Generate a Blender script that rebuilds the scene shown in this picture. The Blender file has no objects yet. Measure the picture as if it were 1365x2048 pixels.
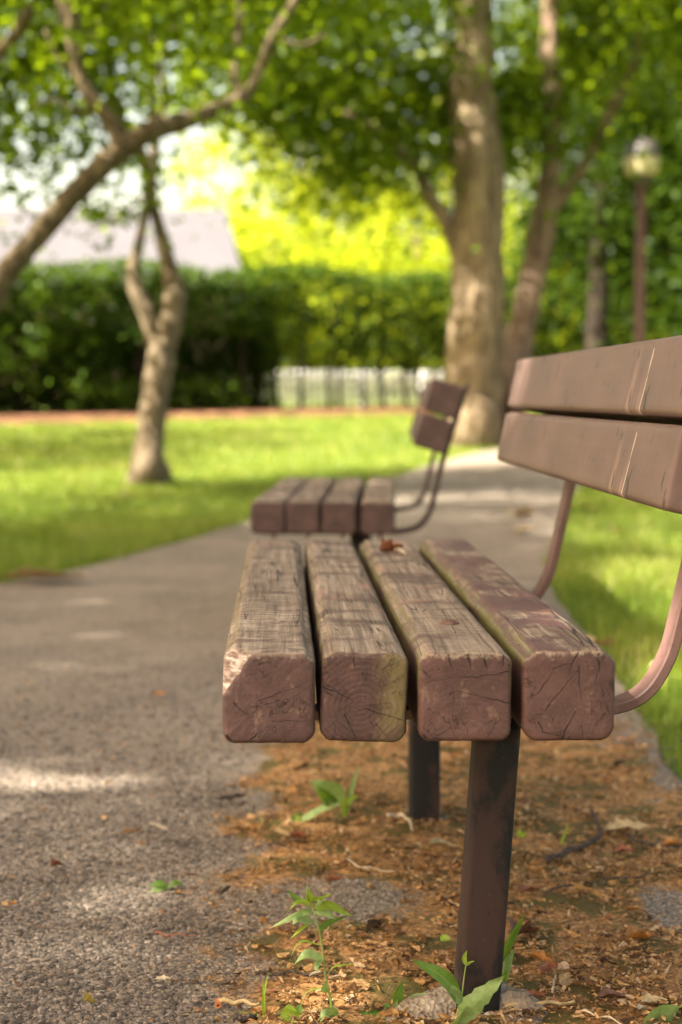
import bpy, math, random
import numpy as np
from mathutils import Vector, Matrix, Euler, noise as mn
R = math.radians
scene = bpy.context.scene

# ------------------------------------------------------------------ camera, sky, sun, exposure
F_PX, CAM_H, PITCH, YAW = 3224.0, 0.67, 4.15, 2.09
cam_d = bpy.data.cameras.new("camera"); cam = bpy.data.objects.new("camera", cam_d)
scene.collection.objects.link(cam); scene.camera = cam
cam.location = (0, 0, CAM_H); cam.rotation_euler = (R(90 - PITCH), 0, R(-YAW))
cam_d.sensor_fit = 'VERTICAL'; cam_d.sensor_height = 36; cam_d.lens = F_PX / 2048 * 36
cam_d.clip_start = 0.05; cam_d.clip_end = 2000
cam_d.dof.use_dof = True; cam_d.dof.focus_distance = 1.68; cam_d.dof.aperture_fstop = cam_d.lens / 13.0

SUN = Vector((-0.62, -0.27, 0.74)).normalized()          # towards the sun: left, a little behind the camera
elev = math.asin(SUN.z); azim = math.atan2(SUN.x, SUN.y)
w = bpy.data.worlds.new("World"); scene.world = w; w.use_nodes = True
nt = w.node_tree; bg = nt.nodes["Background"]
sky = nt.nodes.new("ShaderNodeTexSky"); sky.sky_type = 'NISHITA'; sky.sun_disc = False
sky.sun_elevation = elev; sky.sun_rotation = azim; sky.air_density = 1.0; sky.dust_density = 3.0; sky.ozone_density = 1.0
wm = nt.nodes.new("ShaderNodeMix"); wm.data_type = 'RGBA'; wm.blend_type = 'MULTIPLY'
wm.inputs[0].default_value = 1.0; wm.inputs[7].default_value = (1.28, 1.0, 0.70, 1)   # the photograph's warm white balance
nt.links.new(sky.outputs[0], wm.inputs[6]); nt.links.new(wm.outputs[2], bg.inputs[0])
bg.inputs[1].default_value = 0.074
sl = bpy.data.lights.new("sun", 'SUN'); sl.energy = 4.8; sl.angle = R(0.53); sl.color = (1.0, 0.93, 0.80)
so = bpy.data.objects.new("sun", sl); scene.collection.objects.link(so)
so.rotation_euler = SUN.to_track_quat('Z', 'Y').to_euler()
vs = scene.view_settings; vs.view_transform = 'Standard'; vs.look = 'None'; vs.gamma = 1; vs.exposure = 2.80
vs.use_curve_mapping = False
cy = scene.cycles
cy.use_denoising = True; cy.max_bounces = 7; cy.diffuse_bounces = 4; cy.glossy_bounces = 2
cy.transmission_bounces = 4; cy.transparent_max_bounces = 4; cy.caustics_reflective = False; cy.caustics_refractive = False
cy.sample_clamp_indirect = 8

# ------------------------------------------------------------------ helpers
_eul = Matrix.LocRotScale(cam.location, Euler(cam.rotation_euler), None)
def ray(px, py):
    return _eul.to_3x3() @ Vector(((px - 682.5) / F_PX, (1024 - py) / F_PX, -1.0))
def at(px, py, Z):
    """point seen at that pixel of the photograph, Z metres along the view axis"""
    return cam.location + ray(px, py) * Z
def terr(x, y):
    s = min(max((y - 9) / 23, 0), 1)
    return 0.47 * s * s * (3 - 2 * s)
def terr_np(y):
    s = np.clip((y - 9) / 23, 0, 1); return 0.47 * s * s * (3 - 2 * s)
def gnd(px, py, z=0.006):
    """where the line of sight meets the ground"""
    d = ray(px, py); p = cam.location.copy(); t = (z - CAM_H) / d.z
    for _ in range(6):
        p = cam.location + d * t; t = (terr(p.x, p.y) + z - CAM_H) / d.z
    return cam.location + d * t

def link(o, parent=None):
    scene.collection.objects.link(o)
    if parent: o.parent = parent
    return o
def tag(o, label=None, cat=None, group=None, kind=None):
    if label: o["label"] = label
    if cat: o["category"] = cat
    if group: o["group"] = group
    if kind: o["kind"] = kind
    return o
def thing(name, label, cat, loc=(0, 0, 0), rz=0, group=None):
    o = bpy.data.objects.new(name, None); o.location = loc; o.rotation_euler = (0, 0, rz); o.empty_display_size = 0.1
    link(o); tag(o, label, cat, group); return o
def mesh(name, V, Fc, mats, parent=None, smooth=True, attrs=None, loc=None, rot=None, mat_idx=None):
    me = bpy.data.meshes.new(name)
    V = np.asarray(V, dtype=np.float32)
    if isinstance(Fc, np.ndarray):
        n, k = Fc.shape
        me.vertices.add(len(V)); me.vertices.foreach_set("co", V.ravel())
        me.loops.add(n * k); me.loops.foreach_set("vertex_index", Fc.astype(np.int32).ravel())
        me.polygons.add(n); me.polygons.foreach_set("loop_start", np.arange(0, n * k, k, dtype=np.int32))
        me.update(calc_edges=True)
    else:
        me.from_pydata([tuple(v) for v in V.tolist()], [], Fc); me.update()
    me.polygons.foreach_set("use_smooth", [smooth] * len(me.polygons))
    for m in (mats if isinstance(mats, (list, tuple)) else [mats]): me.materials.append(m)
    if mat_idx is not None: me.polygons.foreach_set("material_index", mat_idx)
    for an, av in (attrs or {}).items():
        a = me.attributes.new(an, 'FLOAT', 'POINT'); a.data.foreach_set("value", np.asarray(av, dtype=np.float32))
    o = bpy.data.objects.new(name, me)
    if loc is not None: o.location = loc
    if rot is not None: o.rotation_euler = rot
    return link(o, parent)

class MB:
    """collects pieces of one mesh"""
    def __init__(s): s.V = []; s.F = []; s.A = []
    def add(s, V, Fc, a=0.0):
        b = len(s.V); s.V += [tuple(v) for v in V]; s.F += [tuple(b + i for i in f) for f in Fc]; s.A += [a] * len(V)
    def build(s, name, mat, parent=None, smooth=True, **k):
        return mesh(name, s.V, s.F, mat, parent, smooth, attrs={"tint": s.A}, **k)
    def box(s, c, size, a=0.0, rot=None):
        x, y, z = [d / 2 for d in size]
        V = [Vector((i * x, j * y, k * z)) for i in (-1, 1) for j in (-1, 1) for k in (-1, 1)]
        if rot: V = [rot @ v for v in V]
        V = [v + Vector(c) for v in V]
        s.add(V, [(0, 1, 3, 2), (4, 6, 7, 5), (0, 4, 5, 1), (2, 3, 7, 6), (0, 2, 6, 4), (1, 5, 7, 3)], a)
    def tube(s, pts, rad, seg=10, rough=0.0, a=0.0, seed=0, lobes=0.0):
        pts = [Vector(p) for p in pts]; n = len(pts)
        if not hasattr(rad, '__len__'): rad = [rad] * n
        V = []; up = None
        for i, p in enumerate(pts):
            t = (pts[min(i + 1, n - 1)] - pts[max(i - 1, 0)]).normalized()
            if up is None:
                up = t.cross(Vector((0, 1, 0.02))).normalized()
            up = (up - t * up.dot(t)).normalized(); sd = t.cross(up)
            for k in range(seg):
                th = 2 * math.pi * k / seg; d = up * math.cos(th) + sd * math.sin(th)
                r = rad[i]
                if rough:
                    q = (p + d * r)
                    r *= 1 + rough * mn.noise(q * (1.6 / max(rad[0], .004)) + Vector((seed, 0, 0))) + lobes * math.sin(3 * th + seed) * .5
                V.append(p + d * r)
        Fc = [(i * seg + k, i * seg + (k + 1) % seg, (i + 1) * seg + (k + 1) % seg, (i + 1) * seg + k) for i in range(n - 1) for k in range(seg)]
        Fc += [tuple(range(seg))[::-1], tuple((n - 1) * seg + k for k in range(seg))]
        s.add(V, Fc, a)
    def lathe(s, prof, seg=24, c=(0, 0, 0), a=0.0):
        V = [(c[0] + r * math.cos(2 * math.pi * k / seg), c[1] + r * math.sin(2 * math.pi * k / seg), c[2] + z) for r, z in prof for k in range(seg)]
        n = len(prof)
        Fc = [(i * seg + k, i * seg + (k + 1) % seg, (i + 1) * seg + (k + 1) % seg, (i + 1) * seg + k) for i in range(n - 1) for k in range(seg)]
        Fc += [tuple(range(seg))[::-1], tuple((n - 1) * seg + k for k in range(seg))]
        s.add(V, Fc, a)
def crom(P, n=8):
    """smooth curve through points (tuples of any length)"""
    P = [np.array(p, float) for p in P]; Q = [2 * P[0] - P[1]] + P + [2 * P[-1] - P[-2]]; out = []
    for i in range(1, len(Q) - 2):
        for k in range(n):
            t = k / n
            out.append(.5 * (2 * Q[i] + (Q[i + 1] - Q[i - 1]) * t + (2 * Q[i - 1] - 5 * Q[i] + 4 * Q[i + 1] - Q[i + 2]) * t * t + (3 * Q[i] - Q[i - 1] - 3 * Q[i + 1] + Q[i + 2]) * t ** 3))
    out.append(P[-1]); return out

# ------------------------------------------------------------------ node materials
class G:
    def __init__(s, name):
        s.m = bpy.data.materials.new(name); s.m.use_nodes = True; s.t = s.m.node_tree
        s.b = s.t.nodes["Principled BSDF"]; s.out = s.t.nodes["Material Output"]
        s.tc = s.t.nodes.new("ShaderNodeTexCoord")
    def n(s, ty, ins=None, **p):
        nd = s.t.nodes.new(ty)
        for k, v in p.items(): setattr(nd, k, v)
        for k, v in (ins or {}).items(): s.set(nd.inputs[k], v)
        return nd
    def set(s, sock, v):
        if isinstance(v, bpy.types.NodeSocket): s.t.links.new(v, sock)
        else:
            if sock.type == 'RGBA' and len(v) == 3: v = (*v, 1)
            sock.default_value = v
    def m1(s, op, a, b=0.0, c=0.0, clamp=False):
        return s.n("ShaderNodeMath", {0: a, 1: b, 2: c}, operation=op, use_clamp=clamp).outputs[0]
    def mix(s, f, a, b, blend='MIX'):
        return s.n("ShaderNodeMix", {0: f, 6: a, 7: b}, data_type='RGBA', blend_type=blend).outputs[2]
    def map(s, v, sc=(1, 1, 1), loc=(0, 0, 0), rot=(0, 0, 0)):
        return s.n("ShaderNodeMapping", {'Vector': v, 'Scale': sc, 'Location': loc, 'Rotation': rot}).outputs[0]
    def noise(s, v, scale=1.0, detail=3.0, rough=.55, dist=0.0, out=0):
        return s.n("ShaderNodeTexNoise", {'Vector': v, 'Scale': scale, 'Detail': detail, 'Roughness': rough, 'Distortion': dist}).outputs[out]
    def vor(s, v, scale=1.0, feature='F1', out=0, rnd=1.0):
        return s.n("ShaderNodeTexVoronoi", {'Vector': v, 'Scale': scale, 'Randomness': rnd}, feature=feature).outputs[out]
    def ramp(s, f, stops, interp='LINEAR'):
        nd = s.n("ShaderNodeValToRGB", {0: f}); cr = nd.color_ramp; cr.interpolation = interp
        while len(cr.elements) < len(stops): cr.elements.new(.5)
        for e, (p, c) in zip(cr.elements, stops):
            e.position = p; e.color = (*c, 1) if len(c) == 3 else c
        return nd.outputs[0]
    def ss(s, v, lo, hi, a=0.0, b=1.0):
        return s.n("ShaderNodeMapRange", {0: v, 1: lo, 2: hi, 3: a, 4: b}, interpolation_type='SMOOTHSTEP').outputs[0]
    def sep(s, v):
        return s.n("ShaderNodeSeparateXYZ", {0: v}).outputs
    def line(s, v, c, wd):
        """1 on the contour v = c"""
        return s.ss(s.m1('ABSOLUTE', s.m1('SUBTRACT', v, c)), 0.0, wd, 1.0, 0.0)
    def bump(s, h, strength=.5, dist=.002, nrm=None):
        ins = {'Height': h, 'Strength': strength, 'Distance': dist}
        if nrm is not None: ins['Normal'] = nrm
        return s.n("ShaderNodeBump", ins).outputs[0]
    def fin(s, col, rough=.7, spec=.4, nrm=None, metal=0.0):
        s.set(s.b.inputs['Base Color'], col); s.set(s.b.inputs['Roughness'], rough)
        s.set(s.b.inputs['Specular IOR Level'], spec); s.set(s.b.inputs['Metallic'], metal)
        if nrm is not None: s.set(s.b.inputs['Normal'], nrm)
        return s.m
    def attr(s, name='tint'):
        return s.n("ShaderNodeAttribute", attribute_name=name).outputs['Fac']

def leaf_mat(name, stops, trans, tfac=.42, rough=.5, spec=.12, tscale=(1, 1, 1)):
    """leaves: colour varies leaf by leaf, light passes through"""
    g = G(name); t = g.attr()
    c = g.ramp(t, stops)
    g.fin(c, rough, spec)
    tr = g.n("ShaderNodeBsdfTranslucent", {0: g.mix(.75, c, g.mix(t, tuple(v * .75 for v in trans), trans))})
    ms = g.n("ShaderNodeMixShader", {0: tfac, 1: g.b.outputs[0], 2: tr.outputs[0]})
    g.t.links.new(ms.outputs[0], g.out.inputs[0]); return g.m

def plank_mat(name, paint, wear, seed, pith=(0.0, 0.0), craze=0.0, algae=0.0, ringy=.5, sap=0.0, red=0.0, edge=0.5, chipn=None, cracks=(), cx=0.0, gcon=1.0):
    """old brown-painted timber: worn grey wood on top, painted sides, ringed and checked end grain"""
    g = G(name); P = g.tc.outputs['Object']; nx, ny, nz = g.sep(g.tc.outputs['Normal']); x, y, z = g.sep(P)
    Q = g.map(P, (1, 1, 1), (seed * 3.1, seed * 1.7, seed * .9))
    up = g.ss(nz, .30, .75); endm = g.ss(g.m1('ABSOLUTE', ny), .50, .80)
    patch = g.noise(g.map(Q, (9, 5, 9)), 1.6, 5, .65)
    fine = g.noise(g.map(Q, (60, 30, 60)), 2.0, 5, .7)
    grain = g.noise(g.map(Q, (150, 5, 150)), 1.0, 6, .62, .3)
    grain2 = g.noise(g.map(Q, (420, 14, 420)), 1.0, 3, .6)
    cz = g.noise(g.map(Q, (26, 230, 26)), 1.0, 5, .65, .8)
    gv = g.n("ShaderNodeMix", {0: craze, 2: grain, 3: cz}, data_type='FLOAT').outputs[0]
    gv = g.m1('ADD', g.m1('MULTIPLY', g.m1('SUBTRACT', gv, .515), gcon), .515)
    wood = g.ramp(gv, [(.34, (.028, .019, .013)), (.44, (.120, .087, .060)), (.55, (.245, .192, .138)), (.70, (.42, .345, .26))])
    wood = g.mix(g.ss(grain2, .40, .30), wood, (.10, .07, .05))
    wood = g.mix(g.ss(g.noise(g.map(Q, (7, 12, 7)), 1.0, 4, .6), .48, .62, 0, .8), wood, g.mix(gv, (.045, .028, .020), (.11, .072, .052)))      # darker weathered patches
    wood = g.mix(g.ss(g.noise(g.map(Q, (8, 6, 8), (4, 2, 1)), 1.3, 3), .58, .72, 0, .5 + red), wood, (.30, .16, .11))   # pinkish rest of paint
    pv = g.noise(g.map(Q, (14, 8, 14)), 1.5, 5, .65)
    pt = g.mix(g.ss(pv, .35, .7), tuple(c * .78 for c in paint), tuple(c * 1.2 for c in paint))
    pt = g.mix(g.ss(fine, .60, .76, 0, .55), pt, tuple(c * .45 for c in paint))
    pt = g.mix(g.ss(g.noise(g.map(Q, (300, 300, 300)), 1, 2), .74, .80, 0, .8), pt, (.42, .34, .27))               # specks
    wornv = g.m1('ADD', g.m1('ADD', patch, g.m1('MULTIPLY', g.m1('SUBTRACT', fine, .5), .35)), wear - .5)
    worn = g.m1('MULTIPLY', up, g.ss(wornv, .42, .56))
    rim = g.m1('MULTIPLY', g.m1('MULTIPLY', g.ss(nz, .18, .42), g.ss(g.m1('ADD', fine, edge - .5), .42, .56)), 1.0)   # bare upper edge of the end
    col = g.mix(g.m1('MAXIMUM', worn, g.m1('MULTIPLY', rim, g.ss(nz, .8, .6))), pt, wood)
    # long checks in the top
    chk = g.m1('MULTIPLY', up, g.m1('MULTIPLY', g.line(g.noise(g.map(Q, (46, 1.4, 30)), 1, 2, .5, .15), .5, .011), g.ss(patch, .44, .56)))
    col = g.mix(chk, col, (.02, .013, .010))
    # moss in the gaps
    al = g.m1('MULTIPLY', g.ss(g.m1('ABSOLUTE', nx), .55, .85), g.ss(g.m1('ADD', g.noise(g.map(Q, (12, 5, 20)), 1.5, 4), g.m1('MULTIPLY', z, 5.0)), .52, .75, 0, algae))
    col = g.mix(al, col, (.15, .14, .045))
    # end grain
    dx = g.m1('SUBTRACT', x, pith[0]); dz = g.m1('SUBTRACT', z, pith[1])
    wob = g.noise(g.map(Q, (40, 1, 40)), 1, 3)
    wob2 = g.noise(g.map(Q, (14, 1, 14)), 1, 2)
    rr = g.m1('ADD', g.m1('ADD', g.m1('SQRT', g.m1('ADD', g.m1('MULTIPLY', dx, dx), g.m1('MULTIPLY', dz, dz))), g.m1('MULTIPLY', wob, .007)), g.m1('MULTIPLY', wob2, .016))
    ring = g.m1('SINE', g.m1('MULTIPLY', rr, 1150.0))
    ang = g.m1('ARCTAN2', dz, dx)
    av = g.n("ShaderNodeCombineXYZ", {0: g.m1('MULTIPLY', ang, 2.4), 1: g.m1('MULTIPLY', rr, 14.0), 2: seed}).outputs[0]
    crk = g.line(g.noise(av, 1.3, 5, .6, .25), .5, .013)
    av2 = g.n("ShaderNodeCombineXYZ", {0: g.m1('MULTIPLY', ang, 5.0), 1: g.m1('MULTIPLY', rr, 40.0), 2: seed + 4.0}).outputs[0]
    crk2 = g.m1('MULTIPLY', g.line(g.noise(av2, 1.2, 3, .5), .47, .012), .6)
    crk2 = g.m1('MULTIPLY', crk2, g.ss(g.noise(g.map(Q, (40, 1, 40), (2, 0, 6)), 1, 2), .50, .60))
    crk = g.m1('MULTIPLY', g.m1('MULTIPLY', g.m1('MAXIMUM', crk, crk2), g.ss(g.noise(g.map(Q, (30, 1, 30), (9, 0, 3)), 1, 2), .46, .60)), .55)
    wx = g.m1('ADD', x, g.m1('MULTIPLY', g.m1('SUBTRACT', g.noise(g.map(Q, (70, 1, 70), (3, 0, 1)), 1, 4, .65), .5), .007))
    wz = g.m1('ADD', z, g.m1('MULTIPLY', g.m1('SUBTRACT', g.noise(g.map(Q, (70, 1, 70), (8, 0, 5)), 1, 4, .65), .5), .007))
    for (ax, az, bx, bz, wd) in cracks:                    # drying checks, each at its own place (photo pixels -> metres on the plank end)
        ax, bx = (ax - 565) / 2053 - cx, (bx - 565) / 2053 - cx; az, bz = .2895 - (az - 790) / 2053, .2895 - (bz - 790) / 2053
        ux, uz = bx - ax, bz - az; l2 = ux * ux + uz * uz
        px_, pz_ = g.m1('SUBTRACT', wx, ax), g.m1('SUBTRACT', wz, az)
        t_ = g.m1('ADD', g.m1('MULTIPLY', px_, ux / l2), g.m1('MULTIPLY', pz_, uz / l2), clamp=True)
        ex, ez = g.m1('SUBTRACT', px_, g.m1('MULTIPLY', t_, ux)), g.m1('SUBTRACT', pz_, g.m1('MULTIPLY', t_, uz))
        d_ = g.m1('SQRT', g.m1('ADD', g.m1('MULTIPLY', ex, ex), g.m1('MULTIPLY', ez, ez)))
        wv = g.m1('MULTIPLY', g.m1('SUBTRACT', 1.25, t_), wd * .00072)
        crk = g.m1('MAXIMUM', crk, g.ss(g.m1('DIVIDE', d_, wv), .35, 1.0, 1.0, 0.0))
    ec = g.mix(g.m1('MULTIPLY', g.ss(ring, -.9, -.1, .42 * ringy, 0), g.ss(g.noise(g.map(Q, (30, 1, 30), (1, 0, 8)), 1, 3), .35, .6, .25, 1)), pt, (.035, .02, .016))
    ec = g.mix(g.m1('MULTIPLY', g.ss(x, .004, .028), g.ss(g.noise(g.map(Q, (25, 1, 25)), 1, 3), .3, .6, 0, sap)), ec, (.150, .115, .045))
    ec = g.mix(g.m1('MULTIPLY', g.ss(g.noise(g.map(Q, (55, 1, 38), (2, 0, 7)), 1, 5, .7), .58, .68), .32), ec, (.30, .19, .13))
    ec = g.mix(g.m1('MULTIPLY', crk, .9), ec, (.014, .009, .008))
    rime = g.m1('MULTIPLY', g.ss(g.m1('ADD', z, g.m1('MULTIPLY', g.m1('SUBTRACT', fine, .5), .035)), .036, .045), edge)
    ec = g.mix(rime, ec, (.36, .28, .20))
    col = g.mix(endm, col, ec)
    if chipn:
        dt = g.n("ShaderNodeVectorMath", {0: g.tc.outputs['Normal'], 1: chipn}, operation='DOT_PRODUCT').outputs['Value']
        cm = g.m1('MULTIPLY', g.ss(dt, .86, .95), g.ss(y, .07, .05))
        spl = g.noise(g.map(Q, (60, 60, 260), (0, 0, 0), (0, .6, 0)), 1, 4, .6)
        col = g.mix(cm, col, g.ramp(spl, [(.38, (.10, .062, .048)), (.50, (.22, .15, .118)), (.64, (.42, .35, .30))]))
    h = g.m1('ADD', g.m1('MULTIPLY', g.m1('MULTIPLY', gv, g.m1('ADD', worn, .12)), .9), g.m1('MULTIPLY', fine, .25))
    h = g.m1('SUBTRACT', h, g.m1('MULTIPLY', chk, 1.2))
    eh = g.m1('MULTIPLY', endm, g.m1('SUBTRACT', g.m1('ADD', g.m1('MULTIPLY', ring, .035 * ringy), g.m1('MULTIPLY', g.noise(g.map(Q, (210, 1, 160)), 1, 5, .7), .7)), g.m1('MULTIPLY', crk, 1.6)))
    nrm = g.bump(g.m1('ADD', h, eh), .75, .0022)
    rough = g.m1('ADD', .60, g.m1('MULTIPLY', worn, .32))
    return g.fin(col, rough, .38, nrm)

def steel_mat(name, c1, c2, rough=.5, speck=.5):
    g = G(name); P = g.tc.outputs['Object']
    a = g.noise(g.map(P, (18, 18, 7)), 1, 6, .65, .4); b = g.noise(P, 160, 3, .6); k = g.noise(P, 420, 2, .6)
    col = g.mix(g.ss(a, .44, .56), c1, c2)
    col = g.mix(g.ss(b, .60, .72, 0, .45), col, tuple(v * .45 for v in c1))
    col = g.mix(g.ss(k, .71, .76, 0, speck), col, (.30, .22, .18))
    return g.fin(col, g.m1('ADD', rough, g.m1('MULTIPLY', a, .2)), .4, g.bump(g.m1('ADD', b, g.m1('MULTIPLY', k, .4)), .25, .001))

def bark_mat(name, dark, light, sc=1.0):
    g = G(name); P = g.tc.outputs['Object']
    a = g.noise(g.map(P, (14 * sc, 14 * sc, 3 * sc)), 1, 6, .65, .5); b = g.noise(P, 3.5 * sc, 4, .6); v = g.vor(g.map(P, (22 * sc, 22 * sc, 5 * sc)), 1, 'DISTANCE_TO_EDGE')
    col = g.mix(g.ss(a, .35, .65), dark, light)
    col = g.mix(g.ss(b, .55, .7, 0, .5), col, tuple(c * .6 for c in light))
    col = g.mix(g.ss(v, 0, .12, .55, 0), col, tuple(c * .5 for c in dark))
    return g.fin(col, .9, .15, g.bump(g.m1('ADD', a, g.m1('MULTIPLY', v, .8)), .8, .02))

def flat_mat(name, c1, c2, scale=30, rough=.8, bump=.3, spec=.3):
    g = G(name); P = g.tc.outputs['Object']; a = g.noise(P, scale, 5, .6)
    return g.fin(g.mix(g.ss(a, .35, .65), c1, c2), rough, spec, g.bump(a, bump, .004))

# ------------------------------------------------------------------ the ground
LE = [(-2.6, -3), (-2.4, 1.0), (-2.0, 3.2), (-1.45, 4.7), (-1.02, 5.7), (-.76, 6.25), (-.48, 7.3), (-.2, 8.5), (.35, 10.5), (1.0, 13), (2.0, 16), (3.6, 18.0), (6.5, 19.6), (11, 20.6), (16, 21)]
RE = [(.9, -3), (.74, 1.0), (.70, 2.6), (.74, 3.2), (.84, 4.3), (.93, 5.5), (1.14, 6.75), (1.5, 8.5), (2.06, 11.1), (2.9, 13.6), (4.2, 15.6), (6.2, 17.1), (9.2, 18.1), (13, 18.7), (17, 19)]
LEc = np.array(crom(LE, 24)); REc = np.array(crom(RE, 24))
def edge_x(c, y):
    return np.interp(y, c[:, 1], c[:, 0])

g = G("lawn_soil"); P = g.tc.outputs['Object']
a = g.noise(P, 1.3, 5, .6); b = g.noise(P, 40, 4, .6)
col = g.mix(g.ss(a, .35, .65), (.075, .120, .016), (.115, .150, .026)); col = g.mix(g.ss(b, .5, .68, 0, .7), col, (.085, .065, .03))
M_LAWN = g.fin(col, .95, .1, g.bump(b, .5, .02))
ys = np.concatenate([np.arange(-8, 34, .5), np.geomspace(34, 600, 24)]); xs = np.concatenate([-np.geomspace(600, 20, 14), np.arange(-18, 18.1, 1.0), np.geomspace(20, 600, 14)])
X, Y = np.meshgrid(xs, ys); V = np.stack([X, Y, terr_np(Y) - 0.004], -1).reshape(-1, 3)
def grid_faces(nr, nc):
    i = np.arange(nr * nc).reshape(nr, nc); return np.stack([i[:-1, :-1], i[:-1, 1:], i[1:, 1:], i[1:, :-1]], -1).reshape(-1, 4)
tag(mesh("ground", V, grid_faces(len(ys), len(xs)), M_LAWN), "green lawn ground rising gently to the hedge", "ground", kind="structure")

def nz2(x, y, s, o=0.0):
    return mn.fractal(Vector((x * s + o, y * s - o, o)), .9, 2.1, 4) if False else mn.noise(Vector((x * s + o, y * s - o, o * 1.3)))
def litter_at(x, y):
    """how much moss, needles and bark litter covers the old asphalt at this spot (0..1)"""
    n = nz2(x, y, 5, 3.3) * .10 + nz2(x, y, 14, 7.1) * .05 + nz2(x, y, 40, 1.1) * .02
    l = (x + .11 + n) / .16
    r = (.69 + n * 1.6 - x - .12 * max(0, nz2(x, y, 3.5, 8.8))) / .10
    f = (4.6 - y + n * 4) / .8
    m = max(0, min(1, l)) * max(0, min(1, r)) * max(0, min(1, f))
    bare = math.exp(-(((x - .085) / .11) ** 2 + ((y - 2.07) / .13) ** 2)) + math.exp(-(((x - .50) / .06) ** 2 + ((y - 2.03) / .12) ** 2))
    m *= 1 - max(0, min(1, bare * 1.5 + n * 4 - .25))
    return max(0, min(1, m + (.0 if m > .02 else 0)))

g = G("old_asphalt"); P = g.tc.outputs['Object']; lt = g.attr("litter")
v1 = g.vor(P, 240, 'F1', 1); v1d = g.vor(P, 240, 'F1', 0); v2d = g.vor(P, 95, 'F1', 0); v2 = g.vor(P, 95, 'F1', 1)
big = g.noise(P, 2.2, 5, .6); mid = g.noise(P, 14, 4, .65); fine = g.noise(P, 300, 3, .6)
st = g.ramp(g.sep(v1)[0], [(0, (.105, .080, .058)), (.45, (.24, .192, .145)), (.8, (.36, .295, .228)), (1, (.48, .40, .32))])
st2 = g.ramp(g.sep(v2)[1], [(0, (.085, .066, .047)), (.5, (.20, .160, .120)), (1, (.34, .28, .215))])
st = g.mix(g.ss(v2d, .42, .30), st, st2)
st = g.mix(g.ss(v1d, .40, .62, 0, .75), st, (.045, .036, .028))
st = g.mix(g.ss(big, .35, .65, 0, .55), st, g.mix(.6, st, (.32, .256, .192)))
st = g.mix(g.ss(mid, .56, .70, 0, .55), st, (.10, .075, .045))
lc = g.ramp(g.noise(P, 130, 6, .78, .4), [(.30, (.028, .020, .011)), (.42, (.13, .070, .028)), (.53, (.36, .19, .068)), (.68, (.54, .33, .14))])
lc = g.mix(g.ss(g.noise(P, 11, 5, .7), .47, .57, 0, .9), lc, g.mix(fine, (.030, .030, .008), (.125, .105, .022)))       # moss
lc = g.mix(g.ss(g.noise(P, 17, 3, .6), .60, .72, 0, .6), lc, (.13, .05, .022))
lmask = g.ss(g.m1('ADD', lt, g.m1('MULTIPLY', g.m1('SUBTRACT', g.noise(P, 45, 4, .7), .5), .9)), .30, .62)
col = g.mix(lmask, st, lc)
h = g.n("ShaderNodeMix", {0: lmask, 2: g.m1('ADD', g.m1('MULTIPLY', v1d, -1.0), g.m1('MULTIPLY', v2d, -1.2)), 3: g.m1('ADD', g.noise(P, 110, 4, .7), g.m1('MULTIPLY', fine, .6))}, data_type='FLOAT').outputs[0]
M_ASPH = g.fin(col, .85, .25, g.bump(h, .65, .004))
yy = np.concatenate([np.arange(-3, 1.3, .3), np.arange(1.3, 2.9, .011), np.arange(2.9, 5.2, .03), np.arange(5.2, 12, .12), np.arange(12, 18.9, .25)])
us = np.concatenate([np.linspace(0, .42, 26)[:-1], np.linspace(.42, 1, 150)])
V = []; L = []
for y in yy:
    xl, xr = edge_x(LEc, y), edge_x(REc, y)
    for u in us:
        x = xl + (xr - xl) * u; m = 0.0; dz = 0.0
        x += .03 * nz2(x, y, 3, 5.0) * (1 if u in (0., 1.) else 0)
        if 1.2 < y < 5.6 and x > -.45:
            m = litter_at(x, y)
            dz = m * (.004 + .004 * nz2(x, y, 30, 2.) + .003 * nz2(x, y, 90, 4.)) + .0015 * nz2(x, y, 60, 9.)
        V.append((x, y, terr(x, y) + .006 + dz + .006 * nz2(x, y, 1.2, 1.))); L.append(m)
tag(mesh("path", V, grid_faces(len(yy), len(us)), M_ASPH, attrs={"litter": L}), "old grey asphalt path curving off between the lawns", "path", kind="structure")

# bark mulch along the hedge foot
HL, HR = Vector((-8.5, 22.0, 0)), Vector((8.0, 30.3, 0))          # the hedge line, receding to the right
HD = (HR - HL).normalized(); HN = Vector((HD.y, -HD.x, 0))       # HN points to the camera side
g = G("bark_mulch"); P = g.tc.outputs['Object']; a = g.noise(P, 2.6, 6, .72, .4)
M_MULCH = g.fin(g.ramp(a, [(.36, (.025, .014, .009)), (.5, (.085, .040, .023)), (.66, (.32, .16, .080))]), .95, .1, g.bump(a, .8, .05))
V = []; n = 120
for i in range(n + 1):
    for k in range(9):
        s = i / n; q = HL + HD * (s * (HR - HL).length) + HN * (3.1 - 1.7 * s + .3 * nz2(i * .3, 1, 1, 2) - k * .5)
        V.append((q.x, q.y, terr(q.x, q.y) + .005 + .05 * math.sin(k / 8 * math.pi) + .02 * abs(nz2(q.x, q.y, 3, 1))))
tag(mesh("mulch_bed", V, grid_faces(n + 1, 9)[:, ::-1], M_MULCH), "reddish bark mulch bed along the hedge foot", "mulch bed", kind="structure")

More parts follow.
